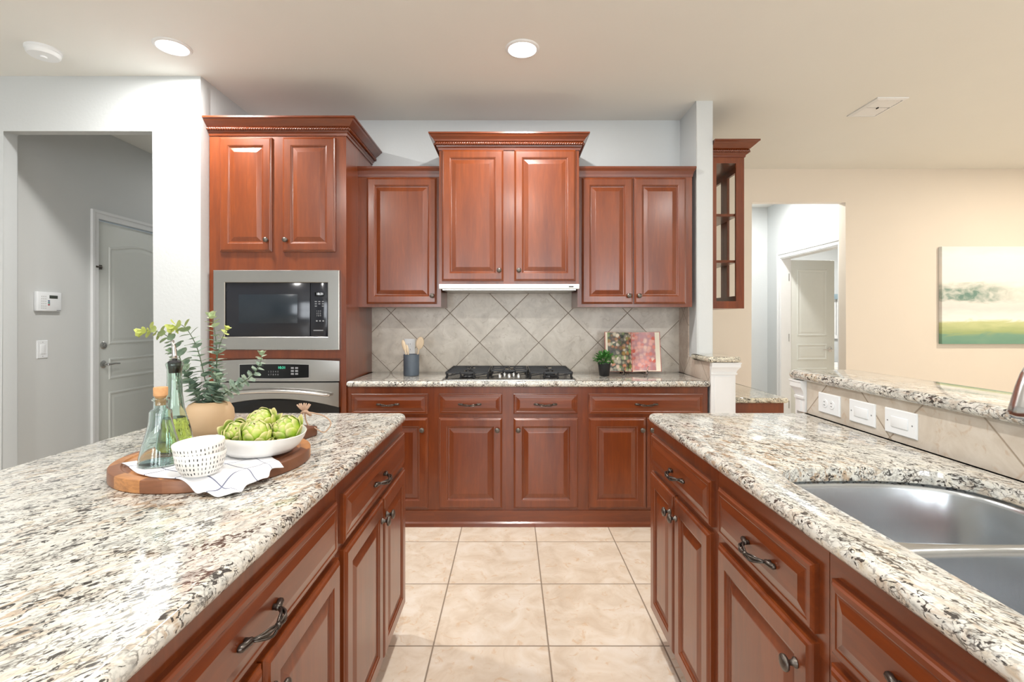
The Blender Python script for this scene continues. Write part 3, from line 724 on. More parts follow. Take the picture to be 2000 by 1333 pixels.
# faucet
t = thing('faucet', 'nickel pull down faucet rising at the right edge beside the sink', 'faucet', (1.160, .76, .914))
bm = bmesh.new(); lathe(bm, [(.0, 0), (.026, 0), (.026, .006), (.021, .010), (.018, .05), (.014, .055), (.013, .06)], 24); finish('base', bm, CHROME, t, True)
bm = bmesh.new(); pts = [(0, 0, .05), (0, 0, .30)]
for i in range(1, 17):
    a = PI*i/16*1.0; pts.append((-.172+.172*math.cos(a), 0, .30+.17*math.sin(a)))
pts.append((-.350, 0, .285)); tube(bm, pts, .011, 14); finish('spout', bm, CHROME, t, True)
bm = bmesh.new()
tube(bm, [(-.344, 0, .305), (-.347, 0, .290), (-.352, 0, .27), (-.357, 0, .24), (-.360, 0, .226), (-.360, 0, .224)], [.0125, .0165, .0185, .0215, .0225, .018], 20); finish('spray_head', bm, CHROME, t, True)
bm = bmesh.new(); tube(bm, [(.0, .0, .04), (0, -.05, .055), (0, -.09, .075)], [.008, .007, .006], 10); finish('lever', bm, CHROME, t, True)

# ------------------------------------------------------------------ island (left) cabinets: face +X
IX = -.455
z_dr = (.70, .832); z_do = (.122, .682)
base_cab('far end island base cabinet with one drawer over two narrow doors', (IX, 1.262, 0), PI/2, .768, .80,
         [(.031, .758, *z_dr, .358)], [(.031, .411, *z_do, (.385, .615)), (.417, .758, *z_do, (.443, .615))])
base_cab('near island base cabinet at the bottom left with a large drawer pull', (IX, .452, 0), PI/2, .808, .80,
         [(.045, .793, *z_dr, .395)], [(.045, .415, *z_do, (.388, .615)), (.421, .803, *z_do, (.447, .615))])
base_cab('island base cabinet nearest the camera, mostly out of frame', (IX, -.90, 0), PI/2, 1.350, .80,
         [(.045, .65, *z_dr, .35), (.70, 1.31, *z_dr, 1.0)], [(.045, .65, *z_do, (.62, .615)), (.70, 1.31, *z_do, (.73, .615))])
# peninsula cabinets: face -X
PX = .58
base_cab('far end peninsula base cabinet with one drawer over a pair of doors', (PX, 1.99, 0), -PI/2, .618, .60,
         [(.006, .595, *z_dr, .335)], [(.006, .290, *z_do, (.262, .615)), (.296, .595, *z_do, (.322, .615))])
base_cab('middle peninsula base cabinet with one drawer over a single door', (PX, 1.370, 0), -PI/2, .478, .60,
         [(.024, .450, *z_dr, .262)], [(.030, .450, *z_do, (.405, .615))], cut=.66)
base_cab('peninsula sink base cabinet at the bottom right corner', (PX, .890, 0), -PI/2, .80, .60,
         [(.020, .375, *z_dr, .235), (.425, .78, *z_dr, .60)], [(.020, .375, *z_do, (.35, .615)), (.425, .78, *z_do, (.45, .615))], cut=.66)
base_cab('peninsula base cabinet nearest the camera, mostly out of frame', (PX, .088, 0), -PI/2, .95, .60,
         [(.030, .92, *z_dr, .47)], [(.030, .47, *z_do, (.44, .615)), (.48, .92, *z_do, (.51, .615))])

# ------------------------------------------------------------------ cooktop
t = thing('gas_cooktop', 'stainless gas cooktop with three black cast iron grates on the back counter', 'cooktop', (-.440, 3.085, .914))
CW, CDp = .85, .49
bm = bmesh.new(); rs = []
for d, z in ((0, .0005), (0, .004), (.008, .008), (.03, .0075), (.035, .005)): rs.append([(x, y, z) for x, y in offset(rrect(0, CW, 0, CDp, .012), d)])
loops(bm, rs, True, True); auto(finish('tray', bm, STEEL, t), 30)
def grate(parent, x0, x1, y0, y1, cooks):
    bm = bmesh.new(); zt = .050; r = .0055
    def bar(a, b, w_=.011, h_=.012, z=zt):
        ax, ay = a; bx_, by = b; d = Vector((bx_-ax, by-ay)); L_ = d.length; d.normalize(); q = Vector((-d.y, d.x))*w_/2
        rs = []
        for px_, py_ in ((ax, ay), (bx_, by)):
            rs.append([(px_+q.x, py_+q.y, z-h_), (px_-q.x, py_-q.y, z-h_), (px_-q.x*.7, py_-q.y*.7, z), (px_+q.x*.7, py_+q.y*.7, z)])
        loops(bm, rs, True, True)
    bar((x0, y0), (x1, y0)); bar((x0, y1), (x1, y1)); bar((x0, y0), (x0, y1)); bar((x1, y0), (x1, y1))
    ym = (y0+y1)/2; 
    if len(cooks) > 1: bar((x0, ym), (x1, ym))
    xm = (x0+x1)/2
    for cy in cooks:
        for a in range(4):
            an = PI/4+a*PI/2
        hw = (y1-y0)/(2*len(cooks))
        for sx in (-1, 1): bar((xm+sx*(x1-x0)/2, cy), (xm+sx*.028, cy))
        for sy in (-1, 1): bar((xm, cy+sy*hw), (xm, cy+sy*.028))
    # low arched skirt and feet at the front and back
    for yy in (y0, y1):
        for sx in (x0, x1, x0+(x1-x0)*.33, x0+(x1-x0)*.67):
            tube(bm, [(sx, yy, zt-.004), (sx+(.006 if sx < xm else -.006), yy-(.004 if yy == y0 else -.004), .024), (sx, yy, .008)], [.007, .006, .007], 8)
        n = 14; pts = [(x0+(x1-x0)*i/n, yy, zt-.010-.014*abs(math.cos(PI*1.5*i/n))) for i in range(n+1)]
        tube(bm, pts, .0035, 6)
    for yy in (y0+.06, y1-.06):
        for xx in (x0, x1): tube(bm, [(xx, yy, zt-.004), (xx, yy, .008)], .006, 8)
    return auto(finish('grate', bm, IRON, parent, merge=False), 40)
grate(t, .022, .292, .045, .455, (.145, .355)); grate(t, .304, .546, .165, .455, (.31,)); grate(t, .558, .828, .045, .455, (.145, .355))
for cx, cy, r in ((.157, .145, .038), (.157, .355, .032), (.425, .31, .048), (.693, .145, .038), (.693, .355, .032)):
    bm = bmesh.new(); lathe(bm, [(r*1.25, .004), (r*1.2, .012), (r*.9, .014), (r*.9, .022), (r*.98, .024), (r*.98, .029), (r*.85, .031), (0, .031)], 28, (cx, cy, 0), cap1=False); finish('burner', bm, IRON, t, True)
for kx, ky in ((.365, .055), (.425, .055), (.485, .055), (.395, .12), (.455, .12)):
    bm = bmesh.new(); lathe(bm, [(.019, .005), (.019, .009), (.015, .012), (.013, .028), (.011, .031), (0, .031)], 20, (kx, ky, 0), cap1=False); box(bm, kx-.003, kx+.003, ky-.014, ky+.014, .030, .037); finish('knob', bm, STEEL, t, merge=False); auto(t.children[-1], 40)

# ------------------------------------------------------------------ counter items (back)
t = thing('utensil_crock', 'slate blue cylindrical crock holding wooden utensils beside the oven tower', 'crock', (-.688, 3.36, .914))
bm = bmesh.new(); lathe(bm, [(0, 0), (.050, 0), (.053, .003), (.0535, .143), (.051, .146), (.0475, .143), (.047, .010), (0, .008)], 36, cap0=False, cap1=False); auto(finish('body', bm, CROCK, t), 40)
def spoon(label, base, tip, hw, hl, slot=False):
    o = thing('wooden_spoon', label, 'spoon', base, 0, 'wooden utensils in the crock')
    d = Vector(tip)-Vector(base); bm = bmesh.new(); n = 10
    tube(bm, [d*(i/n)*.82 for i in range(n+1)], .0055, 8)
    # bowl of the spoon: flattened ellipsoid round the tip
    dn = d.normalized(); side = Vector((1, 0, 0)); side = (side-dn*side.dot(dn)).normalized(); nr = dn.cross(side); rings = []
    for i in range(1, 12):
        a = PI*i/12; c = d*.80+dn*(hl*(1-math.cos(a))); w_ = hw*math.sin(a)
        rings.append([c+side*w_*math.cos(q*PI/6)+nr*(.006*math.sin(a)*math.sin(q*PI/6)) for q in range(12)])
    loops(bm, rings, True, True); finish('shaft', bm, SPOON, o, True); return o
spoon('wooden spoon with the broad oval bowl, right side of the crock', (-.672, 3.37, .925), (-.632, 3.375, 1.135), .028, .044)
spoon('slim wooden utensil leaning left out of the crock', (-.695, 3.36, .925), (-.745, 3.385, 1.12), .014, .040)
spoon('wooden utensil in the crock partly hidden by the wall outlet edge', (-.690, 3.38, .925), (-.722, 3.39, 1.09), .010, .035)
# outlets and switches
def plate(name, label, cat, loc, rz, w_, h_, kind, group=None, tilt=0):
    t = thing(name, label, cat, loc, rz, group)
    bm = bmesh.new(); ringpanel(bm, -w_/2, w_/2, -h_/2, h_, [(0, 0), (0, .003), (.003, .005)], 0) if False else None
    rs = [[(x, -o_, z) for x, z in offset([(-w_/2, -h_/2), (w_/2, -h_/2), (w_/2, h_/2), (-w_/2, h_/2)], i)] for i, o_ in ((0, 0), (0, .003), (.003, .006))]
    loops(bm, rs, True, True); finish('cover_plate', bm, PLAST, t)
    hor = w_ > h_
    if kind == 'outlet':
        for s in (-1, 1):
            c = (s*.020, 0) if hor else (0, s*.020); bm = bmesh.new()
            lathe(bm, [(.0165, -.0055), (.0165, -.0075), (.015, -.008), (0, -.008)], 20, (c[0], 0, c[1]), 'Y', cap1=False); r_ = finish('receptacle', bm, PLAST, t)
            bm = bmesh.new()
            for q in (-1, 1):
                if hor: box(bm, c[0]-.004, c[0]+.004, -.0085, -.0078, c[1]+q*.006-.001, c[1]+q*.006+.001)
                else: box(bm, c[0]+q*.006-.001, c[0]+q*.006+.001, -.0085, -.0078, c[1]-.004, c[1]+.004)
            finish('slots', bm, DKSLOT, r_, merge=False)
    elif kind == 'rocker':
        if hor: boxo('rocker', PLAST, t, -.033, .033, -.009, -.005, -.017, .017, .002)
        else: boxo('rocker', PLAST, t, -.017, .017, -.009, -.005, -.033, .033, .002)
        bm = bmesh.new()
        for q in (-1, 1): lathe(bm, [(.0025, -.006), (.0025, -.0068), (0, -.0068)], 10, ((q*.048, 0, 0) if hor else (0, 0, q*.048)), 'Y', cap1=False)
        finish('screws', bm, PLASTG, t, merge=False)
    return t
plate('power_outlet', 'white upright outlet on the backsplash behind the crock', 'outlet', (-.752, 3.612, 1.098), 0, .078, .118, 'outlet')
plate('power_outlet', 'white sideways outlet under the bar ledge, farthest of the three plates', 'outlet', (1.205, 1.851, .974), -PI/2, .124, .076, 'outlet')
plate('light_switch', 'white sideways rocker switch under the bar ledge, middle of the three plates', 'switch', (1.205, 1.677, .974), -PI/2, .122, .078, 'rocker')
plate('light_switch', 'white sideways rocker switch under the bar ledge, nearest of the three plates', 'switch', (1.205, 1.511, .974), -PI/2, .124, .078, 'rocker')
plate('light_switch', 'white rocker switch on the hall wall below the alarm keypad', 'switch', (-3.2, 3.332, 1.095), PI/2, .078, .122, 'rocker')
# alarm keypad
t = thing('alarm_keypad', 'white alarm keypad with small dark screen on the hall wall', 'keypad', (-3.2, 3.272, 1.355), PI/2)
boxo('case', PLAST, t, 0, .177, -.028, 0, 0, .132, .005)
boxo('screen', plain('keypad_lcd', '454a44', .3), t, .085, .145, -.030, -.0275, .088, .110, .001)
for k, c in enumerate(('5a6a8f', '3f8f86', 'a8444c')):
    boxo('button', plain('keypad_button_%s' % c, c, .4), t, .074, .087, -.030, -.0275, .066-k*.013, .075-k*.013, .001)
smallmarks(t, .030, .100, 3, 6, .014, .016, .009, .007, plain('keypad_keys', 'd5d7d8', .4), -.0285); t.children[-1].name = 'keys'
boxo('logo_plate', PLASTG, t, .138, .168, -.0288, -.0275, .006, .010)

# small plant
t = thing('potted_plant', 'small green herb plant in a black pot beside the cookbook', 'plant', (.634, 3.34, .914))
bm = bmesh.new(); lathe(bm, [(0, 0), (.031, 0), (.033, .002), (.043, .082), (.045, .083), (.045, .092), (.041, .092), (.040, .078), (0, .076)], 28, cap0=False, cap1=False); auto(finish('pot', bm, POTB, t), 40)
def leaf(bm, p, d, up, ln, wd, fold=.15, tipv=0.0, lay=None, rnd=False):
    d = d.normalized(); s = d.cross(up); s = s.normalized() if s.length > 1e-4 else Vector((1, 0, 0)); n_ = s.cross(d)
    prof = ((0, .1), (.2, .75), (.5, 1.0), (.78, .72), (1, .06)) if not rnd else ((0, .12), (.18, .8), (.5, 1.0), (.82, .8), (1, .12))
    pv = None
    for u, w_ in prof:
        c = p+d*ln*u-n_*(ln*.18*u*u); q = [bm.verts.new(c-s*wd*w_+n_*wd*fold*w_), bm.verts.new(c), bm.verts.new(c+s*wd*w_+n_*wd*fold*w_)]
        if lay is not None:
            for x in q: x[lay] = tipv
        if pv:
            bm.faces.new((pv[0], pv[1], q[1], q[0])); bm.faces.new((pv[1], pv[2], q[2], q[1]))
        pv = q
bm = bmesh.new(); R = random.Random(3)
for i in range(330):
    th = R.uniform(0, 2*PI); ph = R.uniform(0.0, 1.75); rr = R.uniform(.028, .072)
    d = Vector((math.cos(th)*math.sin(ph), math.sin(th)*math.sin(ph), math.cos(ph)))
    c = Vector((0, 0, .098))+Vector((d.x*rr*1.05, d.y*rr, d.z*rr*.85))
    leaf(bm, c, (d+Vector((R.uniform(-.6, .6), R.uniform(-.6, .6), R.uniform(-.2, .5)))), Vector((R.uniform(-.4, .4), R.uniform(-.4, .4), 1)), R.uniform(.016, .027), R.uniform(.0045, .007))
for i in range(16):
    th = 2*PI*i/16; tube(bm, [(0, 0, .075), (.02*math.cos(th), .02*math.sin(th), .10), (.05*math.cos(th), .05*math.sin(th), .13)], .0014, 5)
finish('foliage', bm, LEAFG, t, merge=False)
# cookbook on stand
cb = thing('open_cookbook', 'open cookbook with food photographs standing against the backsplash', 'book', (.857, 3.43, .935))
cb.rotation_euler = (-.16, 0, 0)
hw_, hh = .192, .277
bm = bmesh.new()
for s in (-1, 1):
    loops(bm, [[(0, .040, z), (s*.01, .040, z), (s*(hw_+.004), .004, z), (s*(hw_+.004), .0, z), (0, .034, z)] for z in (-.002, hh+.003)], True, True)
finish('cover', bm, plain('book_cover_red', 'b5524c', .5), cb, merge=False)
def pages(s, m):
    bm = bmesh.new(); n = 12; prof = []
    for i in range(n+1):
        u = i/n; prof.append((s*hw_*u, .036-.036*u-.026*math.sin(PI*min(1, u*1.15))**.8*(1-u*.5)*(1 if u*1.15 < 1 else .0)))
    back = [(s*hw_, .002), (0, .037)]
    outl = [(x, y) for x, y in prof]+back
    loops(bm, [[(x, y, z) for x, y in outl] for z in (0, hh)], True, True)
    pg = finish('pages', bm, PAPER, cb)
    bm = bmesh.new(); a = .0; 
    prev = None
    for i in range(n+1):
        u = i/n
        if u > (.86 if s > 0 else .93): break
        x, y = prof[i]; q = [bm.verts.new((x, y-.0008, .006 if s > 0 else .0)), bm.verts.new((x, y-.0008, hh-.001))]
        if prev: bm.faces.new((prev[0], q[0], q[1], prev[1]))
        prev = q
    bmesh.ops.solidify(bm, geom=bm.faces, thickness=.0004)
    finish('printed_photo', bm, m, pg)
pages(-1, PG1); pages(1, PG2)
bs = thing('book_stand', 'clear acrylic stand holding the open cookbook', 'stand', (.857, 3.43, .914))
bm = bmesh.new()
for x in (-.075, .085):
    tube(bm, [(x, -.045, .03), (x, -.040, .004), (x, .0, .004), (x, .10, .004)], .004, 8); tube(bm, [(x, .03, .004), (x, .085, .10)], .004, 8)
    tube(bm, [(x-.012, -.05, .003), (x-.005, -.045, .022), (x+.004, -.045, .06)], .003, 8)
tube(bm, [(-.085, .045, .008), (.095, .045, .008)], .004, 8)
finish('frame', bm, G_ACR, bs, True, merge=False)

# ------------------------------------------------------------------ island items
BZ = .914; BC = (-.768, 1.279)
# cutting board
t = thing('cutting_board', 'round acacia cutting board with a stub handle on the island', 'cutting board', (BC[0], BC[1], BZ))
R_ = .2245; ha = math.atan2(.345, .105); hw2 = .033; hl2 = .355
out = []; da = math.asin(.055/R_)
n = 72
for i in range(n+1):
    a = ha+da+(2*PI-2*da)*i/n; out.append((R_*math.cos(a), R_*math.sin(a)))
u = Vector((math.cos(ha), math.sin(ha))); v = Vector((-u.y, u.x))
def hp(a, b): p = u*a+v*b; return (p.x, p.y)
# neck and rounded handle end (counter-clockwise: approach on the clockwise side first)
out += [hp(.235, -.040), hp(.250, -hw2)]
for k in range(7):
    a = -PI/2+PI/2*k/6; out.append(hp(hl2-.014+.014*math.cos(a), -hw2+.014+.014*math.sin(a)))
for k in range(7):
    a = PI/2*k/6; out.append(hp(hl2-.014+.014*math.cos(a), hw2-.014+.014*math.sin(a)))
out += [hp(.250, hw2), hp(.235, .040)]
out = ccw(out)
bm = bmesh.new(); th = .030; circ = lambda r, z: [(r*math.cos(2*PI*k/72), r*math.sin(2*PI*k/72), z) for k in range(72)]
loops(bm, [[(x, y, z) for x, y in offset(out, d)] for d, z in ((.003, th), (.001, th-.001), (0, th-.003), (0, .003), (.003, 0))])
fill(bm, offset(out, .003), [[(x, y) for x, y, z in circ(.200, 0)]], th)
loops(bm, [circ(.200, th), circ(.197, th-.003), circ(.193, th-.004), circ(.189, th-.003), circ(.186, th)], False, True)
fill(bm, offset(out, .003), [], 0)
auto(finish('board', bm, BOARD, t), 35)
# cord
ct = thing('hanging_cord', 'pale knotted cord looped through the cutting board handle', 'cord', (BC[0]+.12, BC[1]+.33, BZ+.03))
bm = bmesh.new()
pts = [(-.005, -.03, .003), (-.010, -.045, .025), (-.012, -.050, .055), (-.002, -.03, .050), (.03, 0, .035), (.052, .01, .012), (.050, .0, -.006), (.035, -.012, -.022), (.020, -.018, -.010), (.0, -.02, .003)]
sm = []
for i in range(len(pts)-1):
    for k in range(5):
        sm.append(Vector(pts[i]).lerp(Vector(pts[i+1]), k/5))
sm = [(sm[max(i-2, 0)]+sm[max(i-1, 0)]+sm[i]+sm[min(i+1, len(sm)-1)]+sm[min(i+2, len(sm)-1)])/5 for i in range(len(sm))]
tube(bm, sm, .0022, 6)
for k in range(3): tube(bm, [(-.020+.004*k, -.052, .052+.004*k), (-.008+.004*k, -.060, .058), (.000+.004*k, -.050, .050-.003*k)], .0045, 8)
for k in range(7):
    a = -1.0+k*.33; tube(bm, [(-.010, -.052, .056), (-.012+.016*math.sin(a), -.054, .066+.006*math.cos(a)), (-.012+.026*math.sin(a), -.056+.004*(k % 2), .074+.010*math.cos(a))], [.003, .0032, .0022], 6)
finish('strand', bm, ROPE, ct, True, merge=False)
# towel
A, B, C_, D_ = Vector((-.938, 1.172)), Vector((-.602, 1.040)), Vector((-.552, 1.182)), Vector((-.740, 1.345))
bm = bmesh.new(); uvl = bm.loops.layers.uv.new('UVMap'); nu, nv = 64, 44; grid = {}
def cloth_z(x, y, u_, v_):
    d = math.hypot(x-BC[0], y-BC[1])-R_
    top = BZ+.0315; low = BZ+.004
    s_ = min(1, max(0, (d+.004)/.045)); s_ = s_*s_*(3-2*s_)
    rip = .0025*math.sin(u_*31+v_*9)*math.sin(v_*17+1.3)*(s_*1.5) + .0022*s_*(1+math.sin(u_*46+v_*12))
    near = 0.0012*math.sin(u_*22+v_*14)*(1-s_)
    return top*(1-s_)+low*s_+max(-.002, rip)+max(0, near)
for i in range(nu+1):
    for j in range(nv+1):
        u_, v_ = i/nu, j/nv
        p = (A*(1-u_)+B*u_)*(1-v_)+(D_*(1-u_)+C_*u_)*v_
        eu = 4*u_*(1-u_); ev = 4*v_*(1-v_)
        p = p+Vector((.006*math.sin(v_*13)*(1-eu*.9), .006*math.sin(u_*11+1)*(1-ev)))
        if v_ < .5: p.y -= .036*math.sin(u_*PI)*(1-2*v_)
        grid[i, j] = (bm.verts.new((p.x, p.y, cloth_z(p.x, p.y, u_, v_))), u_, v_)
for i in range(nu):
    for j in range(nv):
        q = [grid[i, j], grid[i+1, j], grid[i+1, j+1], grid[i, j+1]]; f = bm.faces.new([a[0] for a in q])
        for lp, a in zip(f.loops, q): lp[uvl].uv = (a[1], a[2])
tw_ = finish('tea_towel', bm, TOWEL, None, True, merge=False); prop(tw_, 'white tea towel with thin dark stripes draped over the cutting board edge', 'towel')
md = tw_.modifiers.new('thickness', 'SOLIDIFY'); md.thickness = .0022; md.offset = 1
TZ = BZ+.0345

def bottle(label, loc, prof, m, liquid=None):
    t = thing('glass_bottle', label, 'bottle', loc, 0)
    bm = bmesh.new(); wall = .0028
    inner = [(max(.0005, r-wall), z+(wall*2 if k == 0 else 0)) for k, (r, z) in enumerate(prof)]
    full = [(0.0005, prof[0][1])]+prof+[(inner[-1][0], prof[-1][1])]+inner[::-1]+[(.0005, inner[0][1])]
    lathe(bm, full, 40, cap0=True, cap1=True); auto(finish('body', bm, m, t), 60)
    return t
# clear bottle with cork
t = bottle('short clear aqua glass bottle with a cork stopper standing on the towel', (-.838, 1.168, TZ),
           [(.040, 0), (.0455, .004), (.0460, .010), (.038, .045), (.030, .075), (.0245, .100), (.0235, .118), (.0235, .124), (.0215, .128), (.0150, .133), (.0145, .146), (.0145, .150), (.0185, .152), (.0190, .156), (.0150, .159)], G_CLEAR)
bm = bmesh.new(); lathe(bm, [(0, .140), (.0105, .140), (.0112, .160), (.0145, .163), (.0150, .181), (.0140, .183), (0, .183)], 24, cap0=False, cap1=False); auto(finish('cork', bm, CORK, t), 40)
# oil bottle
t = bottle('tall green glass oil bottle with a metal pourer, behind the corked bottle', (-.884, 1.283, TZ),
           [(.040, 0), (.0425, .004), (.0430, .020), (.0400, .045), (.0300, .085), (.0220, .115), (.0180, .150), (.0170, .185), (.0172, .215), (.0195, .222), (.0205, .228), (.0185, .232)], G_GREEN)
bm = bmesh.new(); lathe(bm, [(0, .006), (.037, .006), (.0398, .020), (.0370, .045), (.0312, .070), (.0262, .088), (.0, .088)], 36, cap0=False, cap1=False); auto(finish('oil', bm, G_OIL, t), 60)
bm = bmesh.new(); lathe(bm, [(0, .205), (.0130, .205), (.0140, .220), (.0155, .234), (.0100, .238), (0, .238)], 24, cap0=False, cap1=False); finish('stopper', bm, POTB, t, True)
bm = bmesh.new(); tube(bm, [(0, 0, .236), (0, 0, .252), (-.002, 0, .272), (-.006, 0, .290)], [.0065, .0055, .0048, .0038], 12); tube(bm, [(.004, 0, .206), (.006, 0, .160)], .0016, 6); finish('pourer', bm, CHROME, t, True, merge=False)
# patterned bowls (two nested)
def markbowl(label, z, tiltx, tilty):
    t = thing('small_bowl', label, 'bowl', (-.692, 1.088, z), 0, 'stacked dash patterned bowls'); t.rotation_euler = (tiltx, tilty, 0)
    prof_o = [(.026, 0), (.035, .002), (.043, .014), (.0485, .032), (.0510, .050)]
    bm = bmesh.new(); lathe(bm, [(0.0005, 0)]+prof_o+[(.0503, .0515), (.0485, .050), (.0460, .033), (.0405, .017), (.032, .006), (.0005, .005)], 48, cap0=True, cap1=True); b = auto(finish('body', bm, CERAM, t), 50)
    bm = bmesh.new(); R = random.Random(int(z*1000))
    def rad(zz):
        for (r0, z0), (r1, z1) in zip(prof_o[:-1], prof_o[1:]):
            if zz <= z1: return r0+(r1-r0)*(zz-z0)/(z1-z0)
        return prof_o[-1][0]
    for i in range(40):
        th = 2*PI*i/40
        for k in range(4):
            z0 = .008+k*.0105+R.uniform(-.001, .001); z1 = z0+.0052; wdh = R.choice((.0005, .0007, .0010)); tj = th+R.uniform(-.015, .015)
            e = Vector((-math.sin(tj), math.cos(tj), 0)); ps = []
            for zz, sg in ((z0, -1), (z0, 1), (z1, 1), (z1, -1)):
                r = rad(zz)+.0005; ps.append(Vector((r*math.cos(tj), r*math.sin(tj), zz))+e*wdh*sg)
            bm.faces.new([bm.verts.new(p) for p in ps])
    finish('dash_pattern', bm, MARK, b, merge=False)
    return t
markbowl('lower of two nested white bowls with black dashes, on the towel', TZ+.001, 0, 0)
markbowl('upper of two nested white bowls with black dashes, tilted slightly', TZ+.0225, .05, -.05)
# artichoke bowl
ABX, ABY = -.650, 1.270
t = thing('serving_bowl', 'shallow oval white bowl holding the artichokes on the cutting board', 'bowl', (ABX, ABY, TZ)); t.rotation_euler = (.0, .0, .35)
bm = bmesh.new(); K = 1.0
prof = [(.0005, 0), (.060, 0), (.075, .003), (.093, .018), (.104, .036), (.1095, .050), (.1085, .0515), (.105, .049), (.098, .034), (.086, .018), (.06, .008), (.0005, .007)]
rings = []
for r, z in prof:
    rings.append([(r*1.0*math.cos(2*PI*i/64), r*.90*math.sin(2*PI*i/64), z+(.004*math.sin(2*PI*i/32)*(z/.05))) for i in range(64)])
loops(bm, rings, True, True); auto(finish('body', bm, CERAM, t), 50)
def artichoke(label, c, ax, r, seed):
    o = thing('artichoke', label, 'artichoke', c, 0, 'artichokes in the white bowl'); R = random.Random(seed)
    bm = bmesh.new(); lay = bm.verts.layers.float.new('tip')
    q = Vector((0, 0, 1)).rotation_difference(Vector(ax).normalized())
    # core
    rings = []
    for i in range(1, 10):
        a = PI*i/10; rings.append([q @ Vector((r*.74*math.sin(a)*math.cos(k*PI/8), r*.74*math.sin(a)*math.sin(k*PI/8), -r*.80*math.cos(a))) for k in range(16)])
    loops(bm, rings, True, True)
    rows = 7
    for row in range(rows):
        f = row/(rows-1); lat = -1.05+1.95*f; cnt = [6, 7, 7, 6, 6, 5, 4][row]; rad = r*(1.0-.22*f)
        for k in range(cnt):
            th = 2*PI*(k+.5*(row % 2))/cnt+R.uniform(-.08, .08)
            ln = r*(.62+.42*(1-abs(f-.45)))*R.uniform(.9, 1.08); wd = r*(.56-.14*f)
            flare = (.60 if R.random() < .33 else .20)*(1-f*.7)
            prev = None
            for s in range(7):
                u_ = s/6; la = lat-.15+(ln/r)*u_*1.02; rr_ = rad*(1+flare*u_*u_)*(1.02+.015*row*0)
                wv = wd*(.62+.55*u_-1.12*u_**3.2); wv = max(wv, .0015)
                vs = []
                for e in (-1, -.5, 0, .5, 1):
                    dth = e*wv/max(rad*max(.35, math.cos(la)), .008); cup = 1-.05*e*e*0+.02*(1-e*e)
                    hgt = math.sin(la)*r*.92; rh = rr_*max(.05, math.cos(la))*cup
                    p = q @ Vector((rh*math.cos(th+dth), rh*math.sin(th+dth), hgt)); vv = bm.verts.new(p); vv[lay] = max(max(0, (u_-.55)/.45)*.8, .35*abs(e)**3*u_)
                    vs.append(vv)
                if prev:
                    for e in range(4): bm.faces.new((prev[e], prev[e+1], vs[e+1], vs[e]))
                prev = vs
    b = finish('bracts', bm, ART, o, True, merge=False)
    md = b.modifiers.new('thickness', 'SOLIDIFY'); md.thickness = .0016; md.offset = 1
    bm = bmesh.new(); dv = q @ Vector((0, 0, -1)); tube(bm, [dv*r*.5, dv*r*.80, dv*r*.92], [r*.24, r*.22, r*.21], 12); finish('stem', bm, plain('artichoke_stem', 'a9b878', .6), o, True)
    return o
artichoke('front artichoke facing the camera in the middle of the bowl', (ABX+.002, ABY-.030, TZ+.054), (.1, -.45, .8), .036, 1)
artichoke('artichoke sitting highest at the back of the bowl', (ABX-.014, ABY+.026, TZ+.072), (-.15, -.5, .8), .036, 2)
artichoke('right hand artichoke next to the bowl rim and cord', (ABX+.060, ABY+.012, TZ+.055), (-.45, -.5, .6), .036, 3)
artichoke('low artichoke at the left of the bowl beside the dashed bowls', (ABX-.064, ABY-.002, TZ+.049), (.3, -.6, .5), .031, 4)

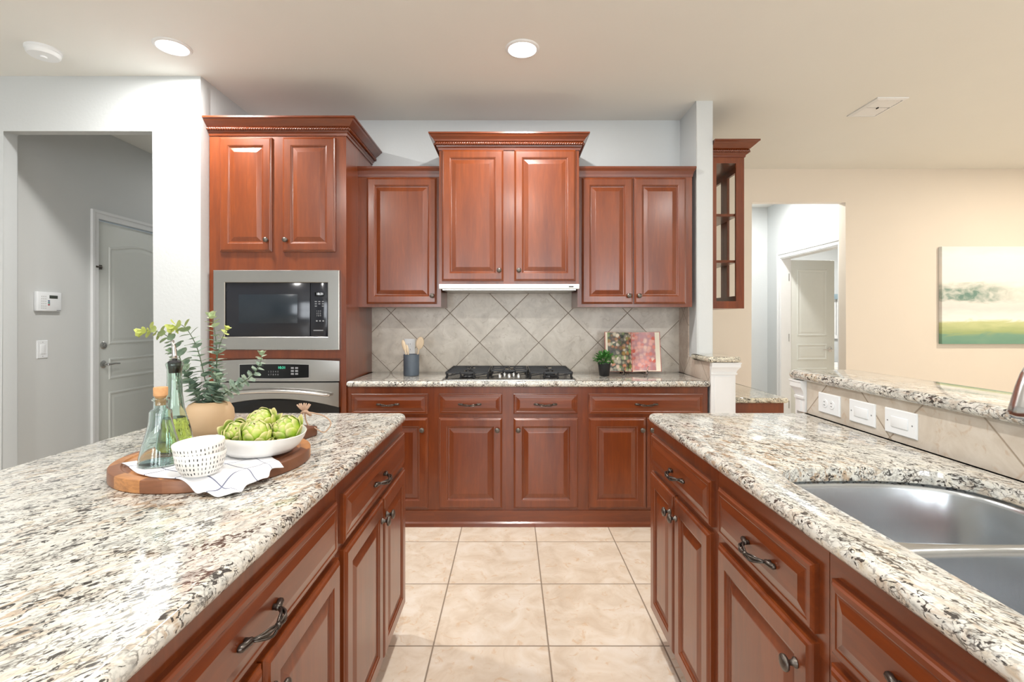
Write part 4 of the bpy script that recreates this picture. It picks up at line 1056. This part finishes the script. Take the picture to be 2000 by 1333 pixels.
# vase and eucalyptus
VX, VY = -.988, 1.60
t = thing('round_vase', 'round matte tan vase holding eucalyptus behind the cutting board', 'vase', (VX, VY, .914))
bm = bmesh.new(); prof = [(.0005, 0), (.038, 0), (.050, .006), (.066, .030), (.0735, .058), (.071, .085), (.060, .104), (.045, .113), (.042, .113), (.041, .109), (.056, .098), (.066, .080), (.068, .058), (.060, .030), (.04, .010), (.0005, .008)]
rings = []
for r, z in prof: rings.append([(r*math.cos(2*PI*i/48)*(1+.012*math.cos(6*2*PI*i/48)), r*math.sin(2*PI*i/48)*(1+.012*math.cos(6*2*PI*i/48)), z) for i in range(48)])
loops(bm, rings, True, True); auto(finish('body', bm, BEIGEV, t), 50)
def eucalyptus(label, pts, seed, m, lsize, tipn=.72, gap=.009, tipv=1.0):
    o = thing('eucalyptus_branch', label, 'branch', (VX, VY, .914), 0, 'eucalyptus in the tan vase'); R = random.Random(seed)
    P = [Vector(p) for p in pts]; sm = []
    for i in range(len(P)-1):
        p0 = P[max(i-1, 0)]; p1, p2 = P[i], P[i+1]; p3 = P[min(i+2, len(P)-1)]
        for k in range(10):
            t_ = k/10; sm.append(.5*((2*p1)+(p2-p0)*t_+(2*p0-5*p1+4*p2-p3)*t_**2+(3*p1-p0-3*p2+p3)*t_**3))
    sm.append(P[-1]); n = len(sm)
    bm = bmesh.new(); tube(bm, sm, [.0022-.0014*i/n for i in range(n)], 6); finish('stem', bm, STEMM, o, True)
    bm = bmesh.new(); lay = bm.verts.layers.float.new('tip'); acc = 0; k = 0; tot = sum((sm[i+1]-sm[i]).length for i in range(n-1)); run = 0
    for i in range(n-1):
        seg = sm[i+1]-sm[i]; run += seg.length; acc += seg.length
        if run < .075: acc = 0; continue
        if acc >= gap:
            acc = 0; k += 1; f = run/tot; T = seg.normalized(); a = k*PI/2*.97+R.uniform(-.35, .35)
            x_ = T.cross(Vector((0, 1, .3))).normalized(); y_ = T.cross(x_)
            sz = lsize*1.30*(1.15-.48*f)*R.uniform(.85, 1.12); tv = max(0, (f-tipn)/(1-tipn))*tipv
            for sg in (1, -1):
                rd = (x_*math.cos(a)+y_*math.sin(a))*sg; leaf(bm, sm[i]+rd*.001, rd+T*R.uniform(.15, .75), T+Vector((0, 0, .2)), sz, sz*.50, .12, tv, lay, True)
    T = (sm[-1]-sm[-3]).normalized()
    for q in range(5):
        a = q*2*PI/5; x_ = T.cross(Vector((0, 1, .3))).normalized(); y_ = T.cross(x_)
        leaf(bm, sm[-1], T+(x_*math.cos(a)+y_*math.sin(a))*.6, T, lsize*.9, lsize*.36, .2, tipv, lay, True)
    finish('leaves', bm, m, o, True, merge=False)
    return o
H0 = (0, 0, .02)
# positions relative to the vase foot; camera px at this distance ~ 597 px per metre
eucalyptus('eucalyptus branch arching far left with a yellow green tip', [H0, (-.02, 0, .11), (-.075, .0, .20), (-.115, .01, .28), (-.145, .01, .325), (-.19, .0, .345), (-.212, -.005, .342)], 11, EUC, .029, .76, .011)
eucalyptus('eucalyptus branch leaning left with curled yellow top leaves', [H0, (-.008, .01, .11), (-.025, .01, .20), (-.045, .01, .28), (-.065, .0, .335), (-.088, -.005, .362), (-.105, -.01, .358)], 12, EUC, .033, .84, .012)
eucalyptus('tallest upright eucalyptus branch in front of the microwave', [H0, (.012, 0, .11), (.022, 0, .20), (.022, .0, .29), (.016, .0, .345), (.008, .0, .385)], 13, EUC2, .030, .75, .011)
eucalyptus('short eucalyptus sprig with a bright yellow tip beside the tallest branch', [(.01, 0, .02), (.02, .0, .15), (.028, -.005, .25), (.042, -.01, .305), (.060, -.01, .345)], 14, EUC, .020, .86, .016)
eucalyptus('low eucalyptus branch reaching right in front of the oven panel', [H0, (.03, .0, .115), (.075, .0, .155), (.125, .0, .185), (.155, .0, .215), (.168, .0, .245), (.170, 0, .262)], 15, EUC2, .023, .9, .009, .5)
eucalyptus('small left leaning eucalyptus shoot beside the oil bottle pourer', [(-.01, 0, .02), (-.04, .0, .13), (-.085, .01, .205), (-.115, .012, .24), (-.135, .012, .272)], 16, EUC2, .020, .8, .011, .4)
eucalyptus('short bushy eucalyptus piece low over the vase rim', [H0, (-.025, -.01, .11), (-.050, -.015, .16), (-.066, -.015, .215)], 17, EUC2, .030, .95, .008, .2)
eucalyptus('short eucalyptus piece at the right front of the vase mouth', [H0, (.014, -.012, .11), (.030, -.016, .145), (.040, -.02, .185)], 18, EUC2, .030, .95, .007, .2)

# ------------------------------------------------------------------ ceiling fixtures
def downlight(label, x, y, power=30, col=(1.0, 0.975, 0.94)):
    t = thing('recessed_light', label, 'ceiling light', (x, y, CZ), 0, 'recessed ceiling lights')
    bm = bmesh.new(); lathe(bm, [(.074, -.003), (.077, -.009), (.086, -.008), (.092, -.003), (.093, 0)], 40, cap0=False, cap1=False); auto(finish('trim_ring', bm, P_WHITE, t), 60)
    bm = bmesh.new(); lathe(bm, [(0.001, -.006), (.050, -.0055), (.075, -.004)], 40, cap0=True, cap1=False); finish('lens', bm, E_LAMP, t)
    l = area('lamp_light', (0, 0, -.014), (0, 0, 0), .14, .14, power, col, 'DISK'); l.parent = t
    return t
downlight('glowing recessed ceiling light above the aisle, right of the two', .059, 2.666)
downlight('glowing recessed ceiling light near the oven tower, left of the two', -1.834, 2.646, 34)
for x, y in ((.06, .3), (-1.83, .3), (2.0, .3)): downlight('recessed ceiling light above and behind the camera', x, y, 28)
downlight('recessed ceiling light over the dining side, out of frame', 4.9, 3.3, 50, (1.0, .88, .72)); downlight('recessed ceiling light in the corridor, hidden above the opening', 2.9, 5.5, 26, (1, .98, .95))
downlight('recessed ceiling light over the bathroom, hidden from view', 5.0, 7.0, 70, (1, .98, .95)); downlight('recessed ceiling light in the rear hall, hidden from view', -2.6, 5.2, 6)
t = thing('smoke_detector', 'round white smoke detector on the ceiling at upper left', 'smoke detector', (-2.56, 2.675, CZ))
bm = bmesh.new(); lathe(bm, [(.080, 0), (.080, -.010), (.076, -.014), (.076, -.018), (.073, -.030), (.066, -.038), (.0, -.040)], 40, cap0=False, cap1=False); auto(finish('housing', bm, PLAST, t), 35)
bm = bmesh.new(); lathe(bm, [(.016, -.0395), (.015, -.047), (0, -.048)], 20, cap0=False, cap1=False); finish('test_button', bm, PLAST, t)
t = thing('air_vent', 'rectangular white air vent on the ceiling near the dining side', 'vent', (2.43, 3.245, CZ))
bm = bmesh.new(); W_, D2 = .21, .30
o1 = [(0, 0), (W_, 0), (W_, D2), (0, D2)]; i1 = offset(o1, .022)
loops(bm, [[(x, y, z) for x, y in p] for p, z in ((o1, 0), (o1, -.006), (i1, -.012), (i1, -.003))]); finish('frame', bm, P_WHITE, t)
boxo('backing', plain('vent_shadow_dark', '3c3833', .9), t, .02, W_-.02, .02, D2-.02, -.002, -.001)
for y0_, y1_ in ((.034, .135), (.150, .278)):
    nsl = 5
    for k in range(nsl):
        ya = y0_+(y1_-y0_)*k/nsl; yb = ya+(y1_-y0_)/nsl
        bm = bmesh.new(); loops(bm, [[(x, ya, -.005), (x, yb-.0005, -.010), (x, yb-.0005, -.009), (x, ya, -.004)] for x in (.022, W_-.022)], True, True); finish('slat', bm, P_WHITE, t)
bm = bmesh.new()
for k in range(8): box(bm, .034+k*.020, .038+k*.020, .022, .034, -.009, -.003)
finish('web', bm, P_WHITE, t, merge=False)
boxo('damper_lever', DKSLOT, t, .10, .106, .13, .15, -.016, -.009)

# ------------------------------------------------------------------ doors
def door_leaf(name, loc, rz, w_, h_, panels, m, arch_top=False):
    """leaf in local XZ, face at y=0 towards -Y, body to +Y"""
    t = bpy.data.objects.new(name, None); COL.objects.link(t); t.location = loc; t.rotation_euler = (0, 0, rz); t['kind'] = 'structure'
    boxo('leaf', m, t, 0, w_, 0, .035, .006, h_, .002)
    for i, (x0, x1, z0, z1, ar) in enumerate(panels):
        bm = bmesh.new()
        def outl(d):
            xa, xb, za, zb = x0+d, x1-d, z0+d, z1-d
            if not ar: return [(xa, za), (xb, za), (xb, zb), (xa, zb)]
            pts = [(xa, za), (xb, za)]
            for k in range(13):
                u_ = k/12; s_ = math.sin(PI*u_)**1.0; pts.append((xb+(xa-xb)*u_, zb-.05+.05*(s_**1.5)))
            return pts
        loops(bm, [[(x, -o_, z) for x, z in outl(d)] for d, o_ in ((0, 0), (.004, .006), (.014, .007), (.024, .0015), (.030, .001), (.050, .004), (.052, .004))], False, True)
        finish('panel', bm, m, t)
    return t
def lever(parent, x, y, z, d, m=CHROME):
    bm = bmesh.new(); lathe(bm, [(0, 0), (.030, 0), (.031, -.004), (.026, -.008), (.011, -.012), (.010, -.045)], 24, (x, y, z), 'Y', cap0=False, cap1=True)
    tube(bm, [(x, y-.042, z), (x+d*.02, y-.045, z), (x+d*.06, y-.044, z+.002), (x+d*.115, y-.040, z-.002)], [.010, .0095, .008, .006], 10)
    return auto(finish('lever_handle', bm, m, parent, merge=False), 50)
hd = door_leaf('door_1', (-3.215, 3.782, 0), PI/2, .91, 2.07, [(.12, .79, 1.10, 1.93, True), (.12, .79, .82, .99, False), (.12, .79, .20, .72, False)], P_DOOR)
lever(hd, .067, 0, .947, 1)
bm = bmesh.new(); lathe(bm, [(0, 0), (.030, 0), (.030, -.006), (.022, -.014), (.013, -.015), (.012, -.022), (0, -.022)], 24, (.067, 0, 1.096), 'Y', cap0=False, cap1=False); auto(finish('deadbolt', bm, CHROME, hd), 40)
bm = bmesh.new(); box(bm, .0, .035, -.022, 0, 1.69, 1.725, .003); tube(bm, [(-.03, -.03, 1.707), (.015, -.034, 1.707)], .007, 8); auto(finish('swing_guard', bm, BRONZE, hd, merge=False), 40)
bd = door_leaf('door_2', (3.445, 6.075, 0), .10, .61, 2.045, [(.11, .51, 1.10, 1.93, False), (.11, .51, .80, 1.0, False), (.11, .51, .20, .70, False)], P_DOOR)
lever(bd, .55, 0, .93, -1)
for hz in (1.83, 1.08, .25):
    bm = bmesh.new(); box(bm, -.030, -.004, -.004, -.001, hz-.045, hz+.045); box(bm, .0, .022, -.004, 0, hz-.045, hz+.045); tube(bm, [(-.002, -.006, hz-.047), (-.002, -.006, hz+.047)], .006, 8); finish('hinge', bm, STEEL, bd, merge=False)

# ------------------------------------------------------------------ dining side
# painting
t = thing('canvas_painting', 'unframed landscape canvas with green foreground on the beige wall', 'painting', (4.17, 4.774, 1.065))
bm = bmesh.new(); box(bm, 0, 1.22, -.038, -.002, 0, .945); finish('stretched_canvas', bm, PAINTING, t)
# glass cabinet beyond the column
t = thing('glass_cabinet', 'cherry display cabinet with glass panes hanging behind the white column', 'cabinet', (1.364, 3.35, 0))
cw, cdp, z0, z1 = .230, .55, 1.374, 2.43
bm = bmesh.new()
box(bm, 0, cw, 0, cdp, z0, z0+.05); box(bm, 0, cw, 0, cdp, z1-.06, z1)
def frame_end(y0, y1):
    box(bm, 0, .04, y0, y1, z0+.0502, z1-.0602); box(bm, cw-.055, cw, y0, y1, z0+.0502, z1-.0602)
frame_end(0, .02); frame_end(cdp-.02, cdp)
finish('carcass', bm, WV, t, merge=False)
for ys, ye in ((.021, .274), (.276, .529)):
    bm = bmesh.new(); X = cw-.02
    box(bm, X, cw, ys, ys+.05, z0+.05, z1-.06); box(bm, X, cw, ye-.05, ye, z0+.05, z1-.06); box(bm, X, cw, ys+.05, ye-.05, z0+.05, z0+.09); box(bm, X, cw, ys+.05, ye-.05, z1-.10, z1-.06)
    d = finish('door', bm, WV, t, merge=False); boxo('pane', G_PANE, d, X+.008, X+.012, ys+.045, ye-.045, z0+.085, z1-.095)
boxo('end_pane', G_PANE, t, .03, cw-.05, .008, .012, z0+.04, z1-.05)
for z in (1.69, 2.01): boxo('shelf', WH, t, .002, cw-.03, .025, cdp-.025, z, z+.018)
crown(t, [(0, 0), (cw, 0), (cw, cdp)], 2.41, .10, .075)
# desk
t = thing('built_in_desk', 'low cherry desk base beyond the white half wall', 'desk', (1.364, 3.42, 0))
bm = bmesh.new(); box(bm, 0, .54, 0, 1.33, 0, .715); finish('carcass', bm, WV, t)
bm = bmesh.new(); ringpanel(bm, .06, .47, .06, .64, DOOR_R); finish('end_panel', bm, WV, t)
o = slab('desk_top', rrect(1.364, 1.93, 3.39, 4.77, [.02, .001, .001, .01]), .716, .753, GRC); prop(o, 'cream granite top of the low desk beyond the half wall', 'countertop', 'granite worktops')
bm = bmesh.new()
n = 10
R = random.Random(5)
for i in range(n):
    pass
loops(bm, [[(0, 0, z), (.20, 0, z), (.20, .28, z), (0, .28, z)] for z in (0, .003)], True, True)
o = finish('sheet_of_paper', bm, PAPER); o.location = (1.47, 3.62, .7535); o.rotation_euler = (0, 0, .12); prop(o, 'loose white sheet of paper lying on the low desk', 'paper')
# bathroom window seen past the open door
bm = bmesh.new()
for a, b, c, d in ((5.25, 5.32, 1.0, 1.72), (6.0, 6.07, 1.0, 1.72), (5.25, 6.07, 1.66, 1.74), (5.25, 6.07, .98, 1.04)): box(bm, a, b, 8.46, 8.50, c, d)
for k in range(18): box(bm, 5.32+k*.04, 5.345+k*.04, 8.48, 8.49, 1.04, 1.66)
struct('window_5', bm, P_WHITE, merge=False)
t = thing('window_valance', 'blue grey valance over the bathroom window', 'valance', (5.22, 8.44, 1.66)); boxo('fabric', plain('valance_blue_grey', '8fa3ad', .8), t, 0, .9, -.02, .02, 0, .09, .004)
t = thing('bathtub', 'white bathtub below the bathroom window, glimpsed past the door', 'bathtub', (5.0, 7.6, 0)); 
bm = bmesh.new(); ou = rrect(0, 1.5, 0, .8, .05)
loops(bm, [[(x, y, z) for x, y in offset(ou, d)] for d, z in ((0, 0), (0, .56), (.01, .58), (.06, .58), (.08, .55), (.14, .15))], True, True); auto(finish('tub', bm, CERAM, t), 40)
